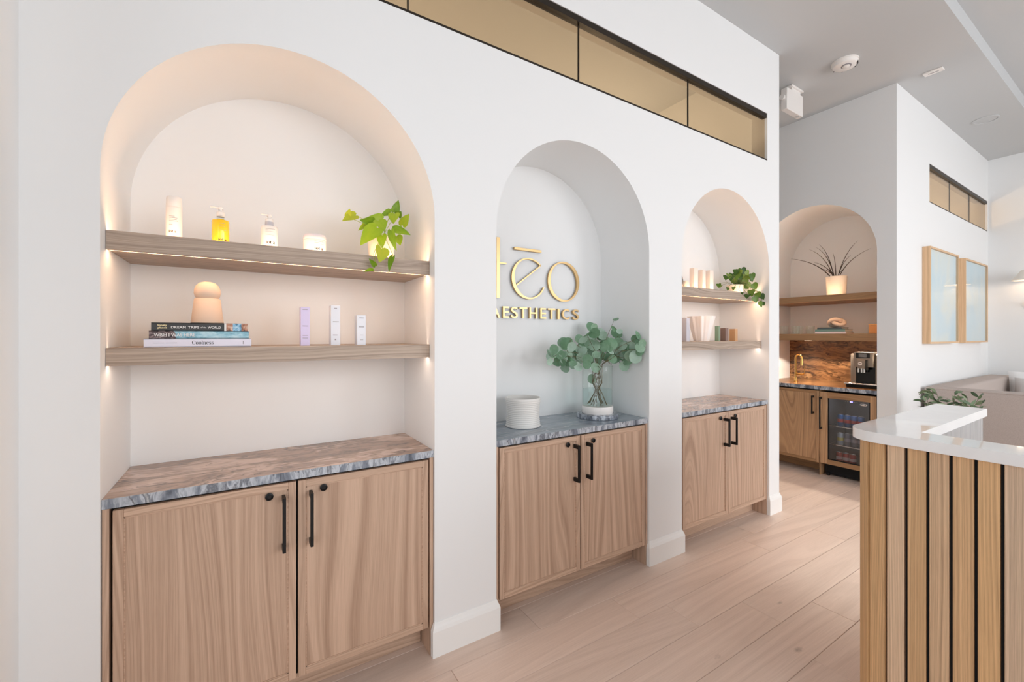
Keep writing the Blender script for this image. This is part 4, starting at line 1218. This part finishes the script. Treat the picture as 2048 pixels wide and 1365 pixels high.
obj('soil', lathe(nb(), [(.0555, 1.793), (0, 1.798)], px, py, 20), M['soil'], t)
green = leaf_mat('green_leaf', [(38, 70, 22), (62, 98, 32), (92, 126, 42), (128, 150, 52)], .4, .2)
HL2 = [heart_leaf(.14, .3), heart_leaf(.22, .15), heart_leaf(.1, .4)]
stem2 = plain('green_stem', (96, 110, 50), .6)
rg = random.Random(21)
for k, (x, y, z, r) in enumerate(P2):
    c = Vector((x, y, z))
    out = Vector((x - px, 0, 0)).normalized() if abs(x - px) > .01 else Vector((0, 0, 0))
    d = (Vector((0, -.3, -1)) + out * .6 + Vector((rg.uniform(-.5, .5), 0, rg.uniform(-.2, .5)))).normalized()
    fc = (EYE - c).normalized() + Vector((rg.uniform(-.5, .4), rg.uniform(-.3, .2), rg.uniform(0, .8)))
    b = c - d * r
    put_leaf(HL2[k % 3], green, t, b, b + d * 2 * r, 2.0 * r, fc, rg.uniform(-.4, .4))
    root = Vector((px + rg.uniform(-.03, .03), py + rg.uniform(-.03, .03), 1.796))
    if z < 1.74: pts = [root, root + Vector((.0, -.06, .03)), Vector((x * .7 + px * .3, .07, 1.765)), Vector((x, .048, 1.745)), b]
    else: pts = [root, (root + b) / 2 + Vector((0, -.01, .025)), b]
    obj('stem', tube(nb(), pts, .0013, 4), stem2, t)
t = carton(2.628, 2.664, .12, .157, Z0, 1.529, 'pale blue carton with a mauve side beside the fluted white vase', plain('blue_grey_card', (196, 198, 210), .35), 'cartons on the far lower shelf')
cx, cy = 2.925, .205
t = thing('fluted_vase', (cx, cy, Z0), 'wide fluted white vase on the far lower shelf', 'vase')
n = 120
def flute(s, ph=0): return 1 + .06 * math.sin(s * 9) + .03 * math.sin(s * 17 + 1)
bm = nb(); rows_ = []
for z, r in ((0, .050), (.01, .054), (.09, .070), (.16, .086), (.187, .093), (.185, .089), (.1, .066), (.02, .046)):
    amp = .25 + .75 * min(1, z / .1)
    rows_.append([bm.verts.new((cx + r * (1 + (flute(2 * PI * k / n) - 1) * amp) * math.cos(2 * PI * k / n), cy + r * (1 + (flute(2 * PI * k / n) - 1) * amp) * math.sin(2 * PI * k / n), Z0 + z)) for k in range(n)])
for a, b in zip(rows_, rows_[1:]):
    for k in range(n): bm.faces.new((a[k], a[(k + 1) % n], b[(k + 1) % n], b[k]))
bm.faces.new(rows_[0][::-1])
obj('inner_base', lathe(nb(), [(.046, Z0 + .02), (0, Z0 + .02)], cx, cy, 24), M['ceramic'], t)
obj('body', bm, plain('soft_white', (250, 244, 240), .5), t, smooth=60)
t = carton(3.008, 3.026, .12, .150, Z0, 1.475, 'narrow sage green carton on the far lower shelf', plain('sage_card', (126, 150, 126), .5), 'cartons on the far lower shelf')
t = carton(3.098, 3.137, .12, .162, Z0, 1.461, 'mauve brown carton between the sage and the tan cartons', plain('mauve_card', (130, 108, 100), .5), 'cartons on the far lower shelf')
t = carton(3.224, 3.261, .12, .165, Z0, 1.456, 'tan carton next to the mauve brown one on the far lower shelf', plain('tan_card', (200, 158, 116), .5), 'cartons on the far lower shelf')

# ------------------------------------------------------------------ kitchenette shelves
ZK1, ZK2 = 1.7935, 1.4243
px, py = 5.17, .186
t = thing('spiky_plant', (px, py, ZK1), 'dark spiky plant in a glowing ivory pot on the upper kitchenette shelf', 'plant')
obj('pot', lathe(nb(), [(0, ZK1), (.074, ZK1), (.08, ZK1 + .01), (.0905, 2.012), (.088, 2.014), (.084, 2.005), (.082, 1.99)], px, py, 40), M['pot_glaze'], t)
obj('soil', lathe(nb(), [(.083, 1.996), (0, 2.0)], px, py, 24), M['soil'], t)
blade = leaf_mat('spiky_leaf', [(48, 34, 26), (66, 50, 34), (84, 66, 40)], .5, .05)
tips = [(.589, 2.252), (.41, 2.325), (.328, 2.366), (.388, 2.189), (.355, 2.343), (.198, 2.252), (-.017, 2.339), (-.101, 2.257), (.06, 2.215), (.317, 2.112), (.26, 2.10), (.11, 2.09)]
rg = random.Random(4)
for k, (y, z) in enumerate(tips):
    b = Vector((px - .01 + rg.uniform(-.015, .015), py + (y - py) * .09, 1.998))
    e = Vector((px - .02 + rg.uniform(-.05, .03), y, z))
    ctrl = Vector((b.x, b.y + (e.y - b.y) * .30, b.z + (e.z - b.z) * .74))
    pts, rad = [], []
    for i in range(9):
        s = i / 8
        pts.append(b * (1 - s) ** 2 + ctrl * 2 * s * (1 - s) + e * s * s)
        rad.append(.0075 * (1 - s) ** .7 + .0008)
    obj('leaf', tube(nb(), pts, rad, 6, .35), blade, t)
def kbook(y0, y1, z0, z1, label, mat_, x0=5.13, d=.19):
    return book(x0, x0 + d, y0, y1, z0, z1, label, mat_, 'books on the kitchenette shelf', spine='-X')
kbook(.088, .363, ZK2, 1.447, 'white book at the bottom of the kitchenette stack', cov_white)
kbook(.097, .365, 1.447, 1.472, 'pale teal book in the middle of the kitchenette stack', plain('cover_teal', (120, 160, 160), .4), 5.131)
kbook(.127, .345, 1.472, 1.490, 'dark slate book on top of the kitchenette stack', plain('cover_slate', (74, 94, 104), .4), 5.132, .17)
t = thing('knot_sculpture', (5.21, .20, 1.491), 'cream looped ceramic knot resting on the kitchenette books', 'sculpture')
def loop(cy_, cz_, ry, rx, tilt, r, yaw):
    pts = []
    for k in range(33):
        a = 2 * PI * k / 32
        p = Vector((rx * math.sin(a), ry * math.cos(a), 0))
        p = Matrix.Rotation(tilt, 3, 'Y') @ p
        p = Matrix.Rotation(yaw, 3, 'X') @ p
        pts.append(p + Vector((5.21, cy_, cz_)))
    bm = nb()
    tube(bm, pts, r, 14)
    return bm
obj('loop', loop(.215, 1.5425, .047, .042, .75, .020, -.35), M['matte_cream'], t, smooth=80)
obj('loop', loop(.180, 1.545, .046, .040, -.6, .020, .45), M['matte_cream'], t, smooth=80)
t = thing('tumbler', (5.12, .667, ZK2), 'clear tumbler nearest the arch side on the kitchenette shelf', 'glass', 'tumblers on the kitchenette shelf')
obj('bowl', lathe(nb(), [(.036, 0), (.041, .04), (.042, .086), (.0405, .0865), (.0395, .085), (.0345, .008), (0, .007)], n=32), M['glass'], t).location = (0, 0, 0)
obj('foot', lathe(nb(), [(0, 0.0005), (.0355, 0.0005), (.0355, .006), (0, .0065)], n=32), M['glass'], t).location = (0, 0, 0)
for o in t.children:
    o.data.transform(Matrix.Translation(wloc(t)))
dup(t, (5.16, .565, ZK2), 'clear tumbler second from the arch side on the kitchenette shelf')
dup(t, (5.10, .505, ZK2), 'clear tumbler third from the arch side on the kitchenette shelf')
dup(t, (5.21, .445, ZK2), 'clear tumbler nearest the books on the kitchenette shelf')
t = thing('wooden_box', (5.19, -.123, ZK2), 'small tan wooden box past the books on the kitchenette shelf', 'box')
obj('body', bx(5.15, 5.235, -.165, -.087, ZK2, ZK2 + .078, .002), plain('tan_wood', (206, 150, 92), .5), t)
obj('lid', bx(5.149, 5.236, -.166, -.086, ZK2 + .079, ZK2 + .094, .002), plain('tan_wood_lid', (216, 162, 104), .5), t)

# ------------------------------------------------------------------ reception desk
ZD = 1.07
XF, YF = 1.832, -1.095
r_ = .098
arcs = [(XF + r_ + r_ * math.cos(a), YF - r_ + r_ * math.sin(a)) for a in [math.radians(90 + 90 * k / 14) for k in range(15)]]
poly = [(1.968, -3.3), (1.968, -1.268), (2.868, -1.268), (2.868, YF)] + arcs + [(XF, -3.3)]
dk = thing('reception_desk', (2.3, -1.6, 0), 'oak slatted reception desk with a white quartz top and rounded corner', 'desk')
bm = prism(nb(), poly, lambda x, y: (x, y, ZD - .0355), lambda x, y: (x, y, ZD))
es = [e for e in bm.edges if len({round(v.co.z, 4) for v in e.verts}) == 1]
bmesh.ops.bevel(bm, geom=es, offset=.0025, segments=2, profile=.5, affect='EDGES')
obj('worktop', bm, M['quartz'], dk, smooth=40)
ib = .020 + .014
rb = r_ - .014 + .0
arcb = [(XF + ib + rb - .006 + (rb - .006) * math.cos(a), YF - ib - rb + .006 + (rb - .006) * math.sin(a)) for a in [math.radians(90 + 90 * k / 8) for k in range(9)]]
bod = [(1.955, -3.3), (1.955, -1.252), (2.842, -1.252), (2.842, YF - ib)] + arcb + [(XF + ib, -3.3)]
obj('carcass', prism(nb(), bod, lambda x, y: (x, y, .0), lambda x, y: (x, y, ZD - .0365)), M['dark'], dk)
mlam = stone('grey_laminate', [(.35, (140, 140, 140)), (.5, (172, 172, 172)), (.65, (152, 152, 154))], 1.0, (30, 30, .6), rough=.25)
obj('inner_panel', bx(1.956, 2.846, -1.258, -1.2525, .0, ZD - .0365), mlam, dk)
obj('end_panel', bx(2.8425, 2.848, -1.258, YF - .02, 0, ZD - .0365), M['trim'], dk)
def slat(c, nrm, wd=.0448, th=.0135):
    """one vertical oak batten centred at c with its face along nrm"""
    nrm = Vector((nrm[0], nrm[1], 0)).normalized(); tg = Vector((-nrm.y, nrm.x, 0))
    bm = bx(-wd / 2, wd / 2, -th, 0, 0.0, ZD - .0365, .0012)
    for v in bm.verts:
        v.co = Vector((c[0], c[1], 0)) + tg * v.co.x + nrm * v.co.y + Vector((0, 0, v.co.z))
    return own('slat', bm, M['slat'], dk, (c[0], c[1], 0), smooth=None)
XS = XF + .020
for k in range(36): slat((XS, -1.2355 - .0530 * k), (-1, 0))
rs = .0985
cxs, cys = XS + rs, -1.2105
for s in (.0265, .0795, .1325):
    a = PI - s / rs
    slat((cxs + rs * math.cos(a), cys + rs * math.sin(a)), (math.cos(a), math.sin(a)), .0445)
for k in range(16): slat((cxs + .052 + .0530 * k, cys + rs), (0, 1))

# ------------------------------------------------------------------ lounge
m, nt, N, L, p = new_mat('sofa_fabric')
v = coords(N, L, (1, 1, 1), rand=False)
n = noise_node(N, L, v, 420.0, 2.0, .7)
L.new(ramp(N, L, n.outputs['Fac'], [(.3, (172, 158, 150)), (.7, (200, 188, 182))]), p.inputs['Base Color'])
p.inputs['Roughness'].default_value = .9
b = N.new('ShaderNodeBump'); b.inputs['Strength'].default_value = .2; b.inputs['Distance'].default_value = .002
L.new(n.outputs['Fac'], b.inputs['Height']); L.new(b.outputs[0], p.inputs['Normal'])
fab = m
so = thing('sofa', (6.7, -.95, 0), 'taupe fabric banquette sofa against the picture wall behind the desk', 'sofa')
def soft(x0, x1, y0, y1, z0, z1, bv=.03): return bx(x0, x1, y0, y1, z0, z1, bv, 3)
obj('arm', soft(5.53, 5.69, -1.50, -.39, .08, .918), fab, so)
obj('backrest', soft(5.692, 7.95, -.60, -.39, .08, .922), fab, so)
obj('arm', soft(7.79, 7.95, -1.50, -.602, .08, .918), fab, so)
obj('seat_base', soft(5.692, 7.788, -1.48, -.602, .08, .30), fab, so)
for a, b_ in ((5.694, 6.738), (6.742, 7.786)): obj('seat_cushion', soft(a, b_, -1.47, -.604, .302, .46, .04), fab, so)
for x in (5.6, 7.87):
    for y in (-.45, -1.43): obj('foot', bx(x - .02, x + .02, y - .02, y + .02, 0, .08), M['dark'], so)
bm = nb()
tube(bm, [(5.535, -1.47, .905), (5.535, -.41, .905)], .005, 8)
obj('piping', bm, fab, so)

def pillow(loc, size, rz, tilt, label, rgb):
    n = 14
    bm = nb()
    sides = []
    for s in (1, -1):
        g = []
        for i in range(n + 1):
            row = []
            for j in range(n + 1):
                a, b_ = i / n * 2 - 1, j / n * 2 - 1
                th = .075 * ((1 - a ** 4) * (1 - b_ ** 4)) ** .55
                pin = 1 - .06 * (abs(a * b_))
                row.append(bm.verts.new((s * th, a * size / 2 * (1 - .05 * (1 - b_ * b_)) * pin / pin, (b_ * (1 - .05 * (1 - a * a)) + 1) * size / 2)))
            g.append(row)
        for i in range(n):
            for j in range(n): bm.faces.new((g[i][j], g[i + 1][j], g[i + 1][j + 1], g[i][j + 1]))
    bmesh.ops.remove_doubles(bm, verts=bm.verts, dist=1e-5)
    bmesh.ops.rotate(bm, verts=bm.verts, cent=(0, 0, 0), matrix=Matrix.Rotation(tilt, 3, 'Y'))
    bmesh.ops.rotate(bm, verts=bm.verts, cent=(0, 0, 0), matrix=Matrix.Rotation(rz, 3, 'Z'))
    bmesh.ops.translate(bm, verts=bm.verts, vec=Vector(loc))
    o = obj('cushion', bm, plain('cushion_cloth', rgb, .9), loc=loc, smooth=70)
    tag(o, label, 'cushion', 'cushions on the sofa')
pillow((7.62, -.87, .475), .52, .12, .12, 'plump white cushion leaning in the far corner of the sofa', (240, 240, 240))
pillow((7.40, -.90, .475), .46, -.05, .2, 'pale grey cushion leaning in front of the white cushion', (208, 204, 202))

# pictures
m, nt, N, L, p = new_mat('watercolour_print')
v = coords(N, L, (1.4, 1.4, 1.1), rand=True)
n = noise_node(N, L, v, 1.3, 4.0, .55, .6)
L.new(ramp(N, L, n.outputs['Fac'], [(.34, (212, 234, 246)), (.48, (226, 240, 248)), (.58, (240, 244, 242)), (.70, (246, 242, 230))]), p.inputs['Base Color'])  # pale print, lightened in colour to stand in for window reflections
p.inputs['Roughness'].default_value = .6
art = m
oakf = wood('oak_frame', (230, 194, 154), (180, 140, 102), 'Z', rings=5, rz=2.4, size=2.0, ringw=.4)
for x0, x1, lab in ((5.590, 6.530, 'pale blue watercolour in a deep oak frame, nearer the corridor'), (6.788, 7.756, 'pale blue and cream watercolour in a deep oak frame, nearer the room corner')):
    z0, z1 = 1.327, 2.270
    t = thing('framed_picture', ((x0 + x1) / 2, Y2, z0), lab, 'picture', 'pictures on the lounge wall')
    bm = bx(x0, x0 + .018, Y2 - .06, Y2 - .001, z0, z1); box(bm, x1 - .018, x1, Y2 - .06, Y2 - .001, z0, z1)
    box(bm, x0 + .018, x1 - .018, Y2 - .06, Y2 - .001, z0, z0 + .018); box(bm, x0 + .018, x1 - .018, Y2 - .06, Y2 - .001, z1 - .018, z1)
    own('frame', bm, oakf, t, (x0, Y2, z0))
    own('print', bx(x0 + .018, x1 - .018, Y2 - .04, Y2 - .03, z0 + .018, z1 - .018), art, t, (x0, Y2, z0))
    obj('glass', bx(x0 + .018, x1 - .018, Y2 - .055, Y2 - .051, z0 + .018, z1 - .018), thin_glass('picture_glass', (253, 255, 255), .7, .03), t)

# wall lamp
t = thing('wall_lamp', (X5, -.715, 1.79), 'white cone-shaded wall lamp lit on the far lounge wall', 'lamp')
obj('backplate', lathe(nb(), [(0, 0), (.06, 0), (.06, .012), (0, .014)], n=28), M['white'], t)
bp = t.children[0]
bp.data.transform(Matrix.Translation(wloc(t)))
bp.rotation_euler = (0, -PI / 2, 0)
obj('arm', tube(nb(), [(X5 - .012, -.715, 1.79), (X5 - .12, -.715, 1.79), (X5 - .18, -.715, 1.84), (X5 - .18, -.715, 2.15)], .008, 10), M['white'], t)
obj('shade', lathe(nb(), [(.128, 2.068), (.127, 2.072), (.05, 2.19), (.048, 2.19), (.124, 2.069)], X5 - .18, -.715, 40), plain('lamp_shade', (240, 232, 222), .7), t)
bm = nb(); bmesh.ops.create_uvsphere(bm, u_segments=16, v_segments=10, radius=.03); bmesh.ops.translate(bm, verts=bm.verts, vec=(X5 - .18, -.715, 2.10))
obj('bulb', bm, plain('bulb_glow', (255, 240, 220), .5, emit=(255, 220, 180), strength=25.0), t)

# olive plant between the desk and the sofa
px, py = 4.93, -.70
t = thing('olive_plant', (px, py, 0), 'potted olive plant with slim grey green leaves behind the desk', 'plant')
obj('pot', lathe(nb(), [(0, 0), (.12, 0), (.13, .01), (.155, .30), (.15, .305), (.142, .3), (.14, .27)], px, py, 36), M['ceramic'], t)
obj('soil', lathe(nb(), [(.141, .275), (0, .28)], px, py, 20), M['soil'], t)
oliv = leaf_mat('olive_leaf', [(62, 84, 56), (92, 116, 84), (122, 144, 110), (156, 170, 140)], .5, .1)
bark = plain('olive_stem', (112, 104, 84), .8)
SL = slim_leaf()
rg = random.Random(33)
for k in range(13):
    y = py + .20 - .40 * k / 12
    e = Vector((px + rg.uniform(-.1, .1), y, .83 + .13 * rg.random() + (.05 if k in (5, 8) else 0)))
    b0 = Vector((px + rg.uniform(-.02, .02), py + rg.uniform(-.02, .02), .27))
    ctrl = Vector((b0.x, b0.y + (e.y - b0.y) * .3, .6))
    pts = [b0 * (1 - s) ** 2 + ctrl * 2 * s * (1 - s) + e * s * s for s in [i / 8 for i in range(9)]]
    obj('stem', tube(nb(), pts, [.005 - .004 * i / 8 for i in range(9)], 5), bark, t)
    for i in range(13):
        s = .62 + .38 * i / 12
        p0 = b0 * (1 - s) ** 2 + ctrl * 2 * s * (1 - s) + e * s * s
        d = Vector((rg.uniform(-1, 1), rg.uniform(-1, 1), rg.uniform(-.1, .9))).normalized()
        ln = rg.uniform(.05, .085)
        put_leaf(SL, oliv, t, p0, p0 + d * ln, ln * .32, (EYE - p0).normalized() + Vector((rg.uniform(-.8, .8), rg.uniform(-.8, .8), rg.uniform(-.3, .8))), 0)
